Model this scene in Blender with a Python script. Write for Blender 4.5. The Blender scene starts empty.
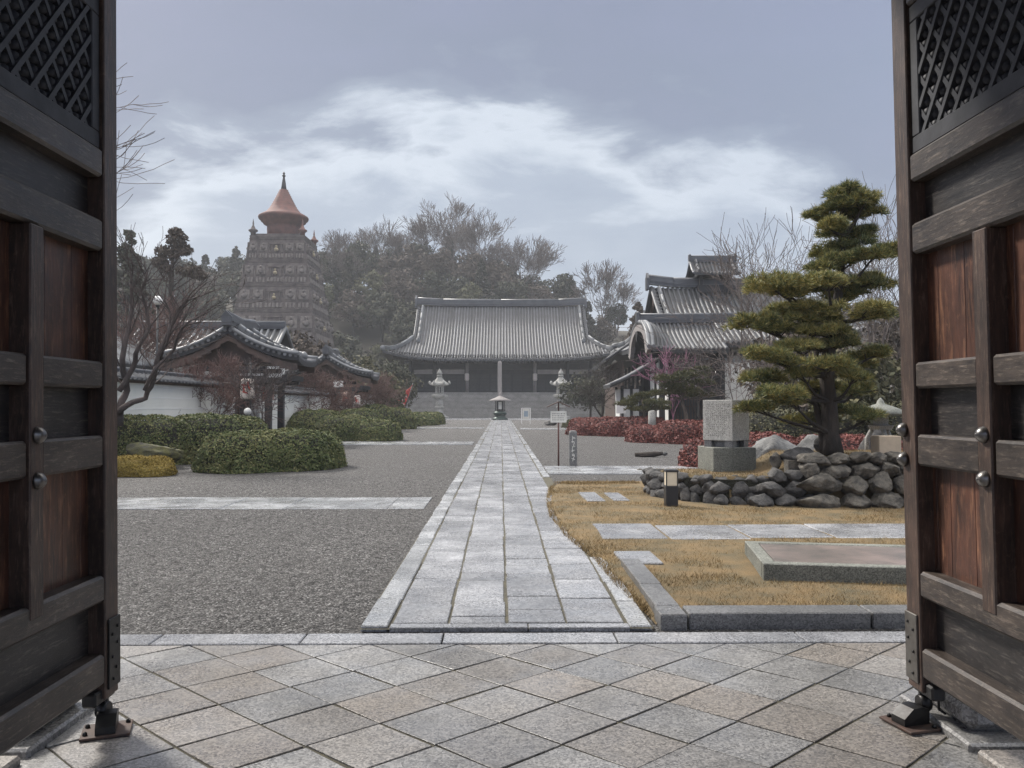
import bpy, math, random
from mathutils import Vector, Matrix, Euler, noise
R = math.radians
rnd = random.Random(7)
scene = bpy.context.scene
C = scene.collection

# ------------------------------------------------------------------ camera, sky, sun, exposure
HAZE = 0.0006
F, CX, CY, EYE = 800.0, 512.0, 384.0, 1.6
cam_d = bpy.data.cameras.new('camera'); cam = bpy.data.objects.new('camera', cam_d); C.objects.link(cam)
cam_d.sensor_width = 36; cam_d.lens = F / 1024 * 36; cam_d.clip_start = 0.05; cam_d.clip_end = 3000
cam.location = (0, 0, EYE)
cam.rotation_euler = (R(90) + math.atan(21.5 / F), 0, -math.atan(11 / F))
scene.camera = cam
scene.view_settings.view_transform = 'Standard'; scene.view_settings.look = 'None'
scene.view_settings.exposure = 0.9; scene.view_settings.gamma = 1.0
scene.view_settings.use_curve_mapping = False
scene.render.engine = 'CYCLES'
cy = scene.cycles
cy.use_denoising = True; cy.denoising_input_passes = 'RGB_ALBEDO_NORMAL'; cy.denoising_prefilter = 'NONE'; cy.max_bounces = 6; cy.diffuse_bounces = 3; cy.glossy_bounces = 3
cy.volume_bounces = 1; cy.transparent_max_bounces = 6; cy.caustics_reflective = False; cy.caustics_refractive = False
cy.sample_clamp_indirect = 4.0

SUN_EL, SUN_AZ = R(42), R(-48)        # azimuth from +Y, negative to the left
world = bpy.data.worlds.new('World'); scene.world = world; world.use_nodes = True
def build_world():
    nt = world.node_tree; N = nt.nodes; L = nt.links
    N.clear()
    out = N.new('ShaderNodeOutputWorld'); bg = N.new('ShaderNodeBackground'); bg.inputs[1].default_value = 0.1
    L.new(bg.outputs[0], out.inputs[0])
    sky = N.new('ShaderNodeTexSky'); sky.sky_type = 'NISHITA'; sky.sun_disc = False
    sky.sun_elevation = SUN_EL; sky.sun_rotation = SUN_AZ; sky.air_density = 1.2; sky.dust_density = 2.0
    tc = N.new('ShaderNodeTexCoord'); sep = N.new('ShaderNodeSeparateXYZ'); L.new(tc.outputs['Generated'], sep.inputs[0])
    def m(op, a, b=None, c=None, clamp=False):
        n = N.new('ShaderNodeMath'); n.operation = op; n.use_clamp = clamp
        for i, v in enumerate((a, b, c)):
            if v is None: continue
            if isinstance(v, (int, float)): n.inputs[i].default_value = v
            else: L.new(v, n.inputs[i])
        return n.outputs[0]
    y = m('MAXIMUM', sep.outputs[1], 0.25)
    u = m('DIVIDE', sep.outputs[0], y); v = m('DIVIDE', sep.outputs[2], y)
    comb = N.new('ShaderNodeCombineXYZ'); L.new(m('MULTIPLY', u, .75), comb.inputs[0]); L.new(m('MULTIPLY', v, 1.9), comb.inputs[1])
    n1 = N.new('ShaderNodeTexNoise'); n1.inputs['Scale'].default_value = 5.5; n1.inputs['Detail'].default_value = 9
    n1.inputs['Roughness'].default_value = 0.58; n1.inputs['Distortion'].default_value = 0.25
    L.new(comb.outputs[0], n1.inputs['Vector'])
    n2 = N.new('ShaderNodeTexNoise'); n2.inputs['Scale'].default_value = 2.6; n2.inputs['Detail'].default_value = 5
    L.new(comb.outputs[0], n2.inputs['Vector'])
    du = m('ADD', u, 0.05)
    v0 = m('SUBTRACT', 0.345, m('MULTIPLY', m('MULTIPLY', du, du), 0.5))
    nn = m('ADD', m('MULTIPLY', m('SUBTRACT', n1.outputs['Fac'], 0.5), 0.42), m('MULTIPLY', m('SUBTRACT', n2.outputs['Fac'], 0.5), 0.34))
    t = m('ADD', m('SUBTRACT', v0, v), nn)
    mr = N.new('ShaderNodeMapRange'); L.new(t, mr.inputs['Value'])
    mr.inputs['From Min'].default_value = -0.3; mr.inputs['From Max'].default_value = 0.4
    ramp = N.new('ShaderNodeValToRGB'); L.new(mr.outputs[0], ramp.inputs[0])
    cr = ramp.color_ramp
    K = [(0.0, (.225, .25, .355)), (0.28, (.205, .235, .32)), (0.37, (.26, .30, .38)), (0.455, (.57, .62, .69)),
         (0.48, (.55, .60, .67)), (0.56, (.36, .41, .495)), (0.66, (.31, .36, .45)), (0.80, (.41, .46, .545)), (1.0, (.38, .43, .52))]
    while len(cr.elements) < len(K): cr.elements.new(0.5)
    for e, (p, c) in zip(cr.elements, K): e.position = p; e.color = (*c, 1)
    # thin breaks with bluer sky to the right
    blu = m('MULTIPLY', m('SUBTRACT', u, 0.12, clamp=True), m('MULTIPLY', n2.outputs['Fac'], 1.8), clamp=True)
    sc = N.new('ShaderNodeMix'); sc.data_type = 'RGBA'; sc.blend_type = 'MIX'
    L.new(m('MULTIPLY', blu, 0.9), sc.inputs[0]); L.new(ramp.outputs[0], sc.inputs[6]); sc.inputs[7].default_value = (.27, .335, .47, 1)
    # sky brightened overhead, as when overcast, and behind the camera, added to light walls
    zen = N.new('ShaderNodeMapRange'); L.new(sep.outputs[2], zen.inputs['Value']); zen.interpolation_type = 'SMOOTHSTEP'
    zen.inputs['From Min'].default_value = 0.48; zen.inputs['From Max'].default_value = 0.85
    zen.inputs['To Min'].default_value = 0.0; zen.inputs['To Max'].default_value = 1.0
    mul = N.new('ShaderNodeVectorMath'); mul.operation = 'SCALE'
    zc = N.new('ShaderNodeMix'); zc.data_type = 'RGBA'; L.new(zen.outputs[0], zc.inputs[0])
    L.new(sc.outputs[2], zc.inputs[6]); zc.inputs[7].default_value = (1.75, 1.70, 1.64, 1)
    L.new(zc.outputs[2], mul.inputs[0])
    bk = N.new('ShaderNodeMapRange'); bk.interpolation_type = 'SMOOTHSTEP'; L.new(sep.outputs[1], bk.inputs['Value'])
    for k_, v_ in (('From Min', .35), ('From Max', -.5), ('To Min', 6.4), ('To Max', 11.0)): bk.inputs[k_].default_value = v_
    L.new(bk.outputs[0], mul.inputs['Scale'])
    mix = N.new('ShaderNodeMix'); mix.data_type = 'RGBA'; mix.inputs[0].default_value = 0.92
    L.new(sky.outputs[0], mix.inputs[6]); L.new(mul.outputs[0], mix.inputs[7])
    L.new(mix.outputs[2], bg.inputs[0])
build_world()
sun_d = bpy.data.lights.new('sun', 'SUN'); sun_d.energy = 2.6; sun_d.angle = R(8); sun_d.color = (1, .95, .88)
sun = bpy.data.objects.new('sun', sun_d); C.objects.link(sun)
sd = Vector((math.sin(SUN_AZ) * math.cos(SUN_EL), math.cos(SUN_AZ) * math.cos(SUN_EL), math.sin(SUN_EL)))
sun.rotation_euler = sd.to_track_quat('Z', 'Y').to_euler()

# ------------------------------------------------------------------ placing: photo measurements -> metres
_rot = cam.rotation_euler.to_matrix()
def at(px, py, Y):
    d = _rot @ Vector(((px - CX) / F, (CY - py) / F, -1)); s = Y / d.y
    return Vector((d.x * s, Y, EYE + d.z * s))
def gr(px, py, z=0.0):
    d = _rot @ Vector(((px - CX) / F, (CY - py) / F, -1)); s = (z - EYE) / d.z
    return Vector((d.x * s, d.y * s, z))

# ------------------------------------------------------------------ mesh builder
class MB:
    def __init__(s): s.v = []; s.f = []; s.mi = []; s.m = 0; s.smooth = False; s.sm = []
    def face(s, idx): s.f.append(idx); s.mi.append(s.m); s.sm.append(s.smooth)
    def add(s, vs, fs):
        o = len(s.v); s.v.extend([tuple(p) for p in vs])
        for q in fs: s.face([o + i for i in q])
    def box(s, c, d, rot=None, ch=0.0):
        hx, hy, hz = d[0] / 2, d[1] / 2, d[2] / 2
        M = rot if rot is not None else Matrix.Identity(3)
        c = Vector(c)
        if ch <= 0:
            vs = [c + M @ Vector((sx * hx, sy * hy, sz * hz)) for sz in (-1, 1) for sy in (-1, 1) for sx in (-1, 1)]
            s.add(vs, [(0, 2, 3, 1), (4, 5, 7, 6), (0, 1, 5, 4), (2, 6, 7, 3), (0, 4, 6, 2), (1, 3, 7, 5)])
            return
        ch = min(ch, hx * .9, hy * .9, hz * .9); vs = []; ix = {}
        for sx in (-1, 1):
            for sy in (-1, 1):
                for sz in (-1, 1):
                    for a in range(3):
                        p = [sx * (hx - ch), sy * (hy - ch), sz * (hz - ch)]
                        p[a] = (sx, sy, sz)[a] * (hx, hy, hz)[a]
                        ix[(sx, sy, sz, a)] = len(vs); vs.append(c + M @ Vector(p))
        fs = []
        for a in range(3):
            b, e = (a + 1) % 3, (a + 2) % 3
            for sa in (-1, 1):
                q = []
                for (sb, se) in ((-1, -1), (1, -1), (1, 1), (-1, 1)):
                    k = [0, 0, 0]; k[a] = sa; k[b] = sb; k[e] = se; q.append(ix[(*k, a)])
                fs.append(q if sa > 0 else q[::-1])
            for sb in (-1, 1):
                for se in (-1, 1):
                    k0 = [0, 0, 0]; k0[a] = -1; k0[b] = sb; k0[e] = se; k1 = list(k0); k1[a] = 1
                    q = [ix[(*k0, b)], ix[(*k1, b)], ix[(*k1, e)], ix[(*k0, e)]]
                    fs.append(q if sb * se < 0 else q[::-1])
        for sx in (-1, 1):
            for sy in (-1, 1):
                for sz in (-1, 1):
                    q = [ix[(sx, sy, sz, a)] for a in range(3)]
                    fs.append(q if sx * sy * sz > 0 else q[::-1])
        s.add(vs, fs)
    def tube(s, pts, rad, n=6, cap=True, smooth=True):
        pts = [Vector(p) for p in pts]; rs = rad if isinstance(rad, (list, tuple)) else [rad] * len(pts)
        old = s.smooth; s.smooth = smooth
        o = len(s.v); ref = None
        for i, p in enumerate(pts):
            d = (pts[min(i + 1, len(pts) - 1)] - pts[max(i - 1, 0)])
            if d.length < 1e-9: d = Vector((0, 0, 1))
            d.normalize()
            if ref is None:
                ref = d.cross(Vector((0.31, .17, .93)) if abs(d.z) < .9 else Vector((1, 0, 0))).normalized()
            a = (ref - d * ref.dot(d)); a = a.normalized() if a.length > 1e-6 else d.orthogonal().normalized(); ref = a
            b = d.cross(a)
            for k in range(n):
                t = 2 * math.pi * k / n
                s.v.append(tuple(p + (a * math.cos(t) + b * math.sin(t)) * rs[i]))
        for i in range(len(pts) - 1):
            for k in range(n):
                k2 = (k + 1) % n
                s.face([o + i * n + k, o + i * n + k2, o + (i + 1) * n + k2, o + (i + 1) * n + k])
        if cap:
            s.smooth = False
            s.face([o + k for k in range(n)][::-1]); s.face([o + (len(pts) - 1) * n + k for k in range(n)])
        s.smooth = old
    def lathe(s, prof, n=16, c=(0, 0, 0), smooth=True, rot=0):
        old = s.smooth; s.smooth = smooth; o = len(s.v)
        for (r, z) in prof:
            for k in range(n):
                t = 2 * math.pi * k / n + rot
                s.v.append((c[0] + r * math.cos(t), c[1] + r * math.sin(t), c[2] + z))
        for i in range(len(prof) - 1):
            for k in range(n):
                k2 = (k + 1) % n
                s.face([o + i * n + k, o + i * n + k2, o + (i + 1) * n + k2, o + (i + 1) * n + k])
        s.smooth = False
        s.face([o + k for k in range(n)][::-1]); s.face([o + (len(prof) - 1) * n + k for k in range(n)])
        s.smooth = old
    def prism(s, poly, z0, z1, inset=0.0, tilt=(0, 0)):
        n = len(poly); cx = sum(p[0] for p in poly) / n; cyy = sum(p[1] for p in poly) / n
        vs = [(p[0], p[1], z0) for p in poly] + [(p[0], p[1], z1 - inset + tilt[0] * (p[0] - cx) + tilt[1] * (p[1] - cyy)) for p in poly]
        fs = [[i, (i + 1) % n, n + (i + 1) % n, n + i] for i in range(n)]
        if inset > 0:
            for p in poly:
                d = Vector((cx - p[0], cyy - p[1])); l = d.length or 1
                k = min(inset * 1.5, l * .4); vs.append((p[0] + d.x / l * k, p[1] + d.y / l * k, z1 + tilt[0] * (p[0] - cx) + tilt[1] * (p[1] - cyy)))
            fs += [[n + i, n + (i + 1) % n, 2 * n + (i + 1) % n, 2 * n + i] for i in range(n)]
            fs.append([2 * n + i for i in range(n)])
        else: fs.append([n + i for i in range(n)])
        fs.append(list(range(n))[::-1])
        s.add(vs, fs)
    def extr(s, poly, axis, a0, a1):
        """polygon of (p,q) extruded along axis ('x': p=y,q=z ; 'y': p=x,q=z)"""
        n = len(poly)
        def P(p, q, a): return (a, p, q) if axis == 'x' else (p, a, q)
        vs = [P(p, q, a0) for p, q in poly] + [P(p, q, a1) for p, q in poly]
        s.add(vs, [[i, (i + 1) % n, n + (i + 1) % n, n + i] for i in range(n)] + [list(range(n))[::-1], [n + i for i in range(n)]])
    def rock(s, c, d, seed=0, sub=3, amp=.22, flat=0.0, rz=0.0):
        import bmesh
        bm = bmesh.new(); bmesh.ops.create_icosphere(bm, subdivisions=sub, radius=1)
        off = Vector((seed * 3.7, seed * 1.3, seed * 7.1)); M = Matrix.Rotation(rz, 3, 'Z')
        vs = []; rq = random.Random(seed * 31 + 5)
        planes = []
        for _ in range(int(flat * 26)):
            nv = Vector((rq.uniform(-1, 1), rq.uniform(-1, 1), rq.uniform(-1, 1))).normalized(); planes.append((nv, rq.uniform(.62, .86)))
        for v in bm.verts:
            p = v.co.copy()
            k = 1 + amp * noise.noise(p * 1.1 + off) * 1.6 + amp * .55 * noise.noise(p * 2.7 + off)
            p = p * k
            for (nv, dv) in planes:
                e = p.dot(nv) - dv
                if e > 0: p -= nv * e * .93
            p += p * (amp * .30 * noise.noise(p * 5 + off) + amp * .2 * noise.noise(p * 11 + off))
            p = M @ Vector((p.x * d[0] / 2, p.y * d[1] / 2, p.z * d[2] / 2))
            vs.append(Vector(c) + p)
        old = s.smooth; s.smooth = True
        s.add(vs, [[x.index for x in f.verts] for f in bm.faces]); s.smooth = old
        bm.free()
    def build(s, name, mats, parent=None, loc=None):
        me = bpy.data.meshes.new(name); me.from_pydata(s.v, [], s.f)
        for m_ in (mats if isinstance(mats, (list, tuple)) else [mats]): me.materials.append(m_)
        me.polygons.foreach_set('material_index', s.mi); me.polygons.foreach_set('use_smooth', s.sm)
        me.update()
        o = bpy.data.objects.new(name, me); C.objects.link(o)
        if parent is not None: o.parent = parent
        if loc is not None: o.location = loc
        return o
    def shift(s, d):
        s.v = [(p[0] - d[0], p[1] - d[1], p[2] - d[2]) for p in s.v]; return s

def tag(o, label=None, cat=None, group=None, kind=None):
    if label: o['label'] = label
    if cat: o['category'] = cat
    if group: o['group'] = group
    if kind: o['kind'] = kind
    return o
def thing(name, label, cat, loc=(0, 0, 0), rz=0, group=None):
    o = bpy.data.objects.new(name, None); C.objects.link(o); o.location = loc; o.rotation_euler = (0, 0, rz)
    o.empty_display_size = .2
    return tag(o, label, cat, group)
def copy_tree(o, parent=None, loc=None, rz=None, label=None):
    c = o.copy(); C.objects.link(c)
    if parent is not None: c.parent = parent
    if loc is not None: c.location = loc
    if rz is not None: c.rotation_euler = (0, 0, rz)
    if label: c['label'] = label
    for ch in list(o.children): copy_tree(ch, c)
    return c

# ------------------------------------------------------------------ materials
class NT:
    def __init__(s, name):
        s.mat = bpy.data.materials.new(name); s.mat.use_nodes = True
        s.t = s.mat.node_tree; s.N = s.t.nodes; s.L = s.t.links
        s.b = s.N['Principled BSDF']
    def n(s, typ, **kw):
        x = s.N.new(typ)
        for k, v in kw.items(): setattr(x, k, v)
        return x
    def link(s, a, b): s.L.new(a, b)
    def coord(s, which='pos', scale=(1, 1, 1), rot=(0, 0, 0)):
        if which == 'pos': o = s.n('ShaderNodeNewGeometry').outputs['Position']
        else: o = s.n('ShaderNodeTexCoord').outputs['Object']
        mp = s.n('ShaderNodeMapping'); mp.inputs['Scale'].default_value = scale; mp.inputs['Rotation'].default_value = rot
        s.link(o, mp.inputs[0]); return mp.outputs[0]
    def noise(s, co, scale, detail=4, rough=.55, dist=0):
        x = s.n('ShaderNodeTexNoise'); x.inputs['Scale'].default_value = scale; x.inputs['Detail'].default_value = detail
        x.inputs['Roughness'].default_value = rough; x.inputs['Distortion'].default_value = dist
        s.link(co, x.inputs['Vector']); return x.outputs['Fac']
    def voro(s, co, scale, out='Distance', feature='F1'):
        x = s.n('ShaderNodeTexVoronoi'); x.feature = feature; x.inputs['Scale'].default_value = scale
        s.link(co, x.inputs['Vector']); return x.outputs[out]
    def ramp(s, fac, stops):
        x = s.n('ShaderNodeValToRGB'); cr = x.color_ramp
        while len(cr.elements) < len(stops): cr.elements.new(.5)
        for e, (p, c) in zip(cr.elements, stops):
            e.position = p; e.color = (*c, 1) if isinstance(c, tuple) else (c, c, c, 1)
        s.link(fac, x.inputs[0]); return x.outputs[0]
    def mix(s, fac, a, b, blend='MIX'):
        x = s.n('ShaderNodeMix'); x.data_type = 'RGBA'; x.blend_type = blend
        for i, v in ((0, fac), (6, a), (7, b)):
            if isinstance(v, (int, float)): x.inputs[i].default_value = v
            elif isinstance(v, tuple): x.inputs[i].default_value = (*v, 1)
            else: s.link(v, x.inputs[i])
        return x.outputs[2]
    def math(s, op, a, b=0.0, clamp=False):
        x = s.n('ShaderNodeMath'); x.operation = op; x.use_clamp = clamp
        for i, v in ((0, a), (1, b)):
            if isinstance(v, (int, float)): x.inputs[i].default_value = v
            else: s.link(v, x.inputs[i])
        return x.outputs[0]
    def island(s): return s.n('ShaderNodeNewGeometry').outputs['Random Per Island']
    def bump(s, h, strength=.4, dist=.02):
        x = s.n('ShaderNodeBump'); x.inputs['Strength'].default_value = strength; x.inputs['Distance'].default_value = dist
        s.link(h, x.inputs['Height']); s.link(x.outputs[0], s.b.inputs['Normal'])
    def base(s, c):
        if isinstance(c, tuple): s.b.inputs['Base Color'].default_value = (*c, 1)
        else: s.link(c, s.b.inputs['Base Color'])
    def rough(s, r):
        if isinstance(r, (int, float)): s.b.inputs['Roughness'].default_value = r
        else: s.link(r, s.b.inputs['Roughness'])

def simple(name, c1, c2=None, scale=3, rough=.7, bump=.2, bscale=None, dist=.01, isl=0.0, spec=.5, metal=0, stretch=(1, 1, 1)):
    t = NT(name); co = t.coord('pos', stretch)
    c2 = c2 or tuple(x * .65 for x in c1)
    col = t.mix(t.ramp(t.noise(co, scale, 6, .6), [(.35, 0.0), (.65, 1.0)]), c1, c2)
    if isl:
        g = t.ramp(t.island(), [(0, 1 - isl), (1, 1 + 0.0)])
        col = t.mix(1.0, col, g, 'MULTIPLY')
    t.base(col); t.rough(rough); t.b.inputs['Specular IOR Level'].default_value = spec; t.b.inputs['Metallic'].default_value = metal
    if bump: t.bump(t.noise(co, bscale or scale * 6, 6, .65), bump, dist)
    return t.mat
def wood(name, c1, c2, stretch, scale=6, rough=.6, worn=(.16, .14, .12), wear=.5):
    t = NT(name); co = t.coord('pos', stretch); c0 = t.coord('pos')
    g = t.noise(co, scale, 8, .65, .8)
    fine = t.noise(co, scale * 2.6, 7, .7)
    col = t.mix(t.ramp(g, [(.3, 0.0), (.7, 1.0)]), c1, c2)
    col = t.mix(t.math('MULTIPLY', t.ramp(fine, [(.53, 0.0), (.72, 1.0)]), wear), col, worn)
    col = t.mix(1.0, col, t.ramp(t.noise(c0, 3.2, 6, .65), [(.3, .45), (.5, 1.0), (.72, 1.45)]), 'MULTIPLY')
    col = t.mix(t.math('MULTIPLY', t.ramp(t.noise(c0, 26, 5, .7), [(.6, 0.0), (.75, 1.0)]), wear * .6), col, worn)
    t.base(col); t.rough(t.ramp(g, [(.3, rough), (.8, rough - .15)]))
    t.bump(fine, .45, .004)
    return t.mat
def leafmat(name, cols, rough=.55, nscale=.9, spec=.3, iw=.6):
    t = NT(name); co = t.coord('pos')
    f = t.math('ADD', t.math('MULTIPLY', t.island(), iw), t.math('MULTIPLY', t.noise(co, nscale, 3), 1.3 - iw))
    n = len(cols)
    col = t.ramp(f, [(.25 + .75 * i / max(1, n - 1) * .8, c) for i, c in enumerate(cols)])
    t.base(col); t.rough(rough); t.b.inputs['Specular IOR Level'].default_value = spec
    return t.mat
# ------------------------------------------------------------------ material library
def granite(name, c1, c2, rough, isl=.35, wetn=0.0, warm=None, wet=0.0):
    t = NT(name); co = t.coord('pos')
    big = t.ramp(t.noise(co, 1.3, 5, .6), [(.35, 0.0), (.65, 1.0)])
    spc = t.n('ShaderNodeSeparateColor'); t.link(t.voro(co, 105, 'Color'), spc.inputs[0]); spk = t.math('ADD', t.math('MULTIPLY', spc.outputs[0], .6), t.math('MULTIPLY', t.noise(co, 24, 5, .75), .4))
    col = t.mix(big, c1, c2)
    if warm: col = t.mix(t.ramp(t.island(), [(.35, 0.0), (.75, .85)]), col, warm)
    col = t.mix(1.0, col, t.ramp(t.math('FRACT', t.math('MULTIPLY', t.island(), 7.31)), [(0, 1 - isl), (1, 1.0)]), 'MULTIPLY')
    col = t.mix(1.0, col, t.ramp(spk, [(.18, .45), (.5, .97), (.8, 1.5)]), 'MULTIPLY')
    col = t.mix(t.ramp(t.noise(co, 6, 6, .7), [(.5, 0.0), (.8, .55)]), col, tuple(x * .45 for x in c1))
    t.base(col)
    r = t.ramp(t.noise(co, 2.2, 5, .6), [(.35, rough - wetn), (.65, rough)])
    t.rough(r); t.b.inputs['Specular IOR Level'].default_value = .55
    if wet:
        t.link(t.ramp(t.noise(co, 1.7, 6, .62), [(.42, 0.0), (.62, wet)]), t.b.inputs['Coat Weight']); t.b.inputs['Coat Roughness'].default_value = .16
    t.bump(t.math('ADD', t.noise(co, 60, 5, .7), t.math('MULTIPLY', t.noise(co, 9, 4), .7)), .55, .006)
    return t.mat
m_pave = granite('paving_granite', (.345, .338, .328), (.205, .20, .192), .40, .30, .2, warm=(.275, .242, .208), wet=.75)
m_path = granite('path_granite', (.43, .435, .45), (.26, .265, .28), .36, .38, .2, wet=.75)
m_kerb = granite('kerb_granite', (.50, .51, .52), (.32, .33, .34), .34, .3, .2, wet=.9)
m_joint = simple('joint_moss', (.10, .09, .06), (.05, .047, .036), 14, .95, .5)
m_kerbdark = granite('wet_kerb_stone', (.20, .20, .20), (.13, .13, .13), .4, .15, .15)
m_monu = granite('monument_stone', (.46, .45, .42), (.38, .375, .35), .7, .05)
m_base = granite('monument_base_stone', (.22, .225, .195), (.13, .135, .115), .65, .15)
m_lant = granite('lantern_stone', (.36, .355, .335), (.22, .22, .205), .8, .2)
m_rock = simple('boulder_stone', (.11, .105, .10), (.030, .030, .031), 7, .75, .9, 22, .03, spec=.35)
m_rockwarm = simple('lichen_stone', (.155, .14, .115), (.040, .037, .034), 8, .85, .9, 24, .03)
m_rockpale = simple('pale_boulder', (.17, .17, .165), (.055, .055, .053), 3, .7, .9, 16, .04)
m_mossrock = simple('mossy_rock', (.10, .095, .03), (.04, .04, .034), 4.5, .9, .8, 30, .03)
m_moss = simple('golden_moss', (.26, .18, .035), (.14, .12, .03), 5, .95, .9, 45, .03)
def gravelmat():
    t = NT('grey_gravel'); co = t.coord('pos')
    cell = t.voro(co, 70, 'Color'); d = t.voro(co, 70, 'Distance'); d2 = t.voro(co, 150, 'Distance')
    sp = t.n('ShaderNodeSeparateColor'); t.link(cell, sp.inputs[0])
    col = t.ramp(sp.outputs[0], [(0, (.016, .015, .014)), (.40, (.085, .081, .077)), (.75, (.20, .192, .185)), (1, (.46, .45, .44))])
    col = t.mix(t.ramp(t.noise(co, .35, 4), [(.35, 0.0), (.7, .35)]), col, (.12, .112, .105))
    col = t.mix(t.ramp(t.noise(co, 1.4, 5), [(.5, 0.0), (.75, .4)]), col, (.11, .105, .10))
    col = t.mix(1.0, col, t.ramp(t.noise(co, 11, 5, .7), [(.36, .45), (.52, 1.0), (.7, 1.25)]), 'MULTIPLY')
    t.base(col); t.rough(.7); t.b.inputs['Specular IOR Level'].default_value = .35
    rk = t.coord('pos', (1, 1, 1), (0, 0, R(28)))
    w = t.n('ShaderNodeTexWave'); w.inputs['Scale'].default_value = 2.6; w.inputs['Distortion'].default_value = 2.2; w.inputs['Detail'].default_value = 2
    w.bands_direction = 'Y'
    t.link(rk, w.inputs['Vector'])
    h = t.math('ADD', t.math('ADD', t.math('MULTIPLY', d, -1.0), t.math('MULTIPLY', d2, -.45)), t.math('MULTIPLY', w.outputs['Fac'], .15))
    h = t.math('ADD', h, t.math('MULTIPLY', t.noise(co, 14, 4), .9))
    t.bump(h, 1.0, .04)
    return t.mat
m_gravel = gravelmat()
m_soil = simple('dark_soil', (.10, .085, .06), (.06, .055, .04), 1.2, .95, .6, 20, .03)
m_lawn = simple('dead_turf', (.185, .125, .058), (.10, .082, .045), 2.6, .95, .8, 60, .02)
m_hill = simple('forest_floor', (.055, .048, .036), (.04, .037, .028), .12, .95, 0)
m_plat = simple('reddish_wet_stone', (.20, .16, .145), (.10, .092, .085), 2.6, .38, .4, 40, .006)

m_rail = wood('door_rail_wood', (.075, .058, .047), (.022, .018, .017), (6, .9, 6), 5, .5, (.22, .18, .145), .75)
m_stile = wood('door_stile_wood', (.085, .050, .036), (.026, .018, .015), (6, 6, .7), 5, .55, (.20, .14, .10), .75)
m_panelv = wood('door_panel_red_wood', (.14, .058, .035), (.020, .012, .010), (5, 5, .6), 2.6, .45, (.36, .18, .10), .7)
m_panelh = wood('door_board_dark_wood', (.040, .034, .031), (.013, .012, .013), (5, .8, 7), 4, .5, (.17, .15, .13), .7)
m_latt = simple('lattice_dark_wood', (.040, .042, .050), (.018, .019, .024), 8, .6, .3, 40, .003)
m_iron = simple('old_iron', (.05, .05, .05), (.03, .028, .027), 9, .42, .3, 60, .002, metal=.8)
m_ironpl = simple('weathered_iron_plate', (.16, .15, .135), (.10, .09, .08), 9, .5, .3, 60, .002, metal=.6)
m_stud = simple('worn_iron_stud', (.22, .21, .20), (.13, .125, .12), 12, .35, .3, 60, .001, metal=.9)
m_rust = simple('rusty_plate', (.09, .05, .035), (.05, .035, .03), 14, .7, .5, 60, .002)
m_gatewood = wood('gate_timber', (.10, .075, .055), (.045, .035, .028), (4, 4, .6), 4, .7)

def tilemat(name, c, rough, isl=.35):
    t = NT(name); co = t.coord('pos')
    col = t.mix(t.ramp(t.noise(co, 1.1, 6, .65), [(.35, 0.0), (.7, 1.0)]), c, tuple(x * .55 for x in c))
    col = t.mix(1.0, col, t.ramp(t.island(), [(0, 1 - isl), (1, 1.0)]), 'MULTIPLY')
    t.base(col); t.rough(rough); t.b.inputs['Specular IOR Level'].default_value = .6
    t.bump(t.noise(co, 18, 4), .25, .01)
    return t.mat
m_tile = tilemat('grey_cover_tile', (.118, .121, .136), .52, .5)
m_pan = tilemat('shaded_pan_tile', (.032, .034, .038), .55)  # darker than the cover tiles: shade between the ribs put into the colour
m_ridge = tilemat('ridge_tile', (.115, .12, .13), .42)
m_tiled = tilemat('weathered_tile', (.085, .09, .102), .52, .5)
m_tilel = tilemat('pale_tile_edge', (.27, .28, .29), .5, .6)
m_dtimber = simple('dark_timber', (.030, .031, .034), (.016, .017, .019), 2, .65, .2)
m_btimber = simple('brown_timber', (.10, .065, .05), (.055, .04, .035), 2, .7, .2)
m_plaster = simple('white_plaster', (.72, .72, .69), (.60, .60, .58), .9, .85, .1)
m_wallp = simple('pale_grey_plaster', (.76, .76, .71), (.68, .685, .645), .6, .85, .1)
m_wline = simple('white_line_plaster', (.80, .80, .78), (.72, .72, .70), 2, .85, 0)
m_hallpan = simple('faded_board', (.34, .31, .29), (.25, .23, .215), 1.5, .8, .1)
m_halldoor = simple('shutter_board', (.05, .055, .058), (.03, .033, .036), 1.5, .6, .1)
m_steps = granite('step_stone', (.25, .245, .235), (.17, .165, .16), .75, .2)
m_tower = simple('tower_stone', (.125, .105, .098), (.055, .047, .046), 1.2, .9, .6, 5, .08)
m_towerp = simple('tower_relief_stone', (.19, .168, .155), (.105, .093, .088), 2.2, .9, .6, 6, .08)
m_stupa = simple('terracotta_stupa', (.175, .080, .064), (.105, .056, .048), 1.3, .8, .3, 8, .03)
m_gold = simple('gilded_figure', (.34, .29, .19), (.24, .20, .13), 3, .45, .1)
m_bronze = simple('green_bronze', (.035, .06, .052), (.02, .032, .03), 6, .45, .3, 30, .01, metal=.5)
m_greywood = simple('silver_grey_wood', (.30, .275, .26), (.19, .175, .17), 4, .85, .3, stretch=(5, 5, .4))
m_signboard = simple('pale_sign_board', (.66, .65, .60), (.54, .53, .49), 6, .7, .05)
m_ink = simple('sign_ink', (.06, .055, .05), (.04, .04, .04), 6, .8, 0)
m_paper = simple('lantern_paper', (.72, .64, .58), (.62, .54, .49), 5, .8, .1)
m_paper2 = simple('old_lantern_paper', (.50, .34, .28), (.40, .27, .22), 5, .8, .1)
m_red = simple('red_cloth', (.52, .045, .035), (.38, .03, .03), 3, .75, .1)
m_redink = simple('red_ink', (.50, .06, .04), (.42, .05, .04), 6, .8, 0)
m_white = simple('white_glass', (.80, .79, .76), (.74, .73, .70), 6, .35, 0)
m_cream = simple('cream_diffuser', (.62, .55, .42), (.55, .48, .36), 6, .5, 0)
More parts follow.
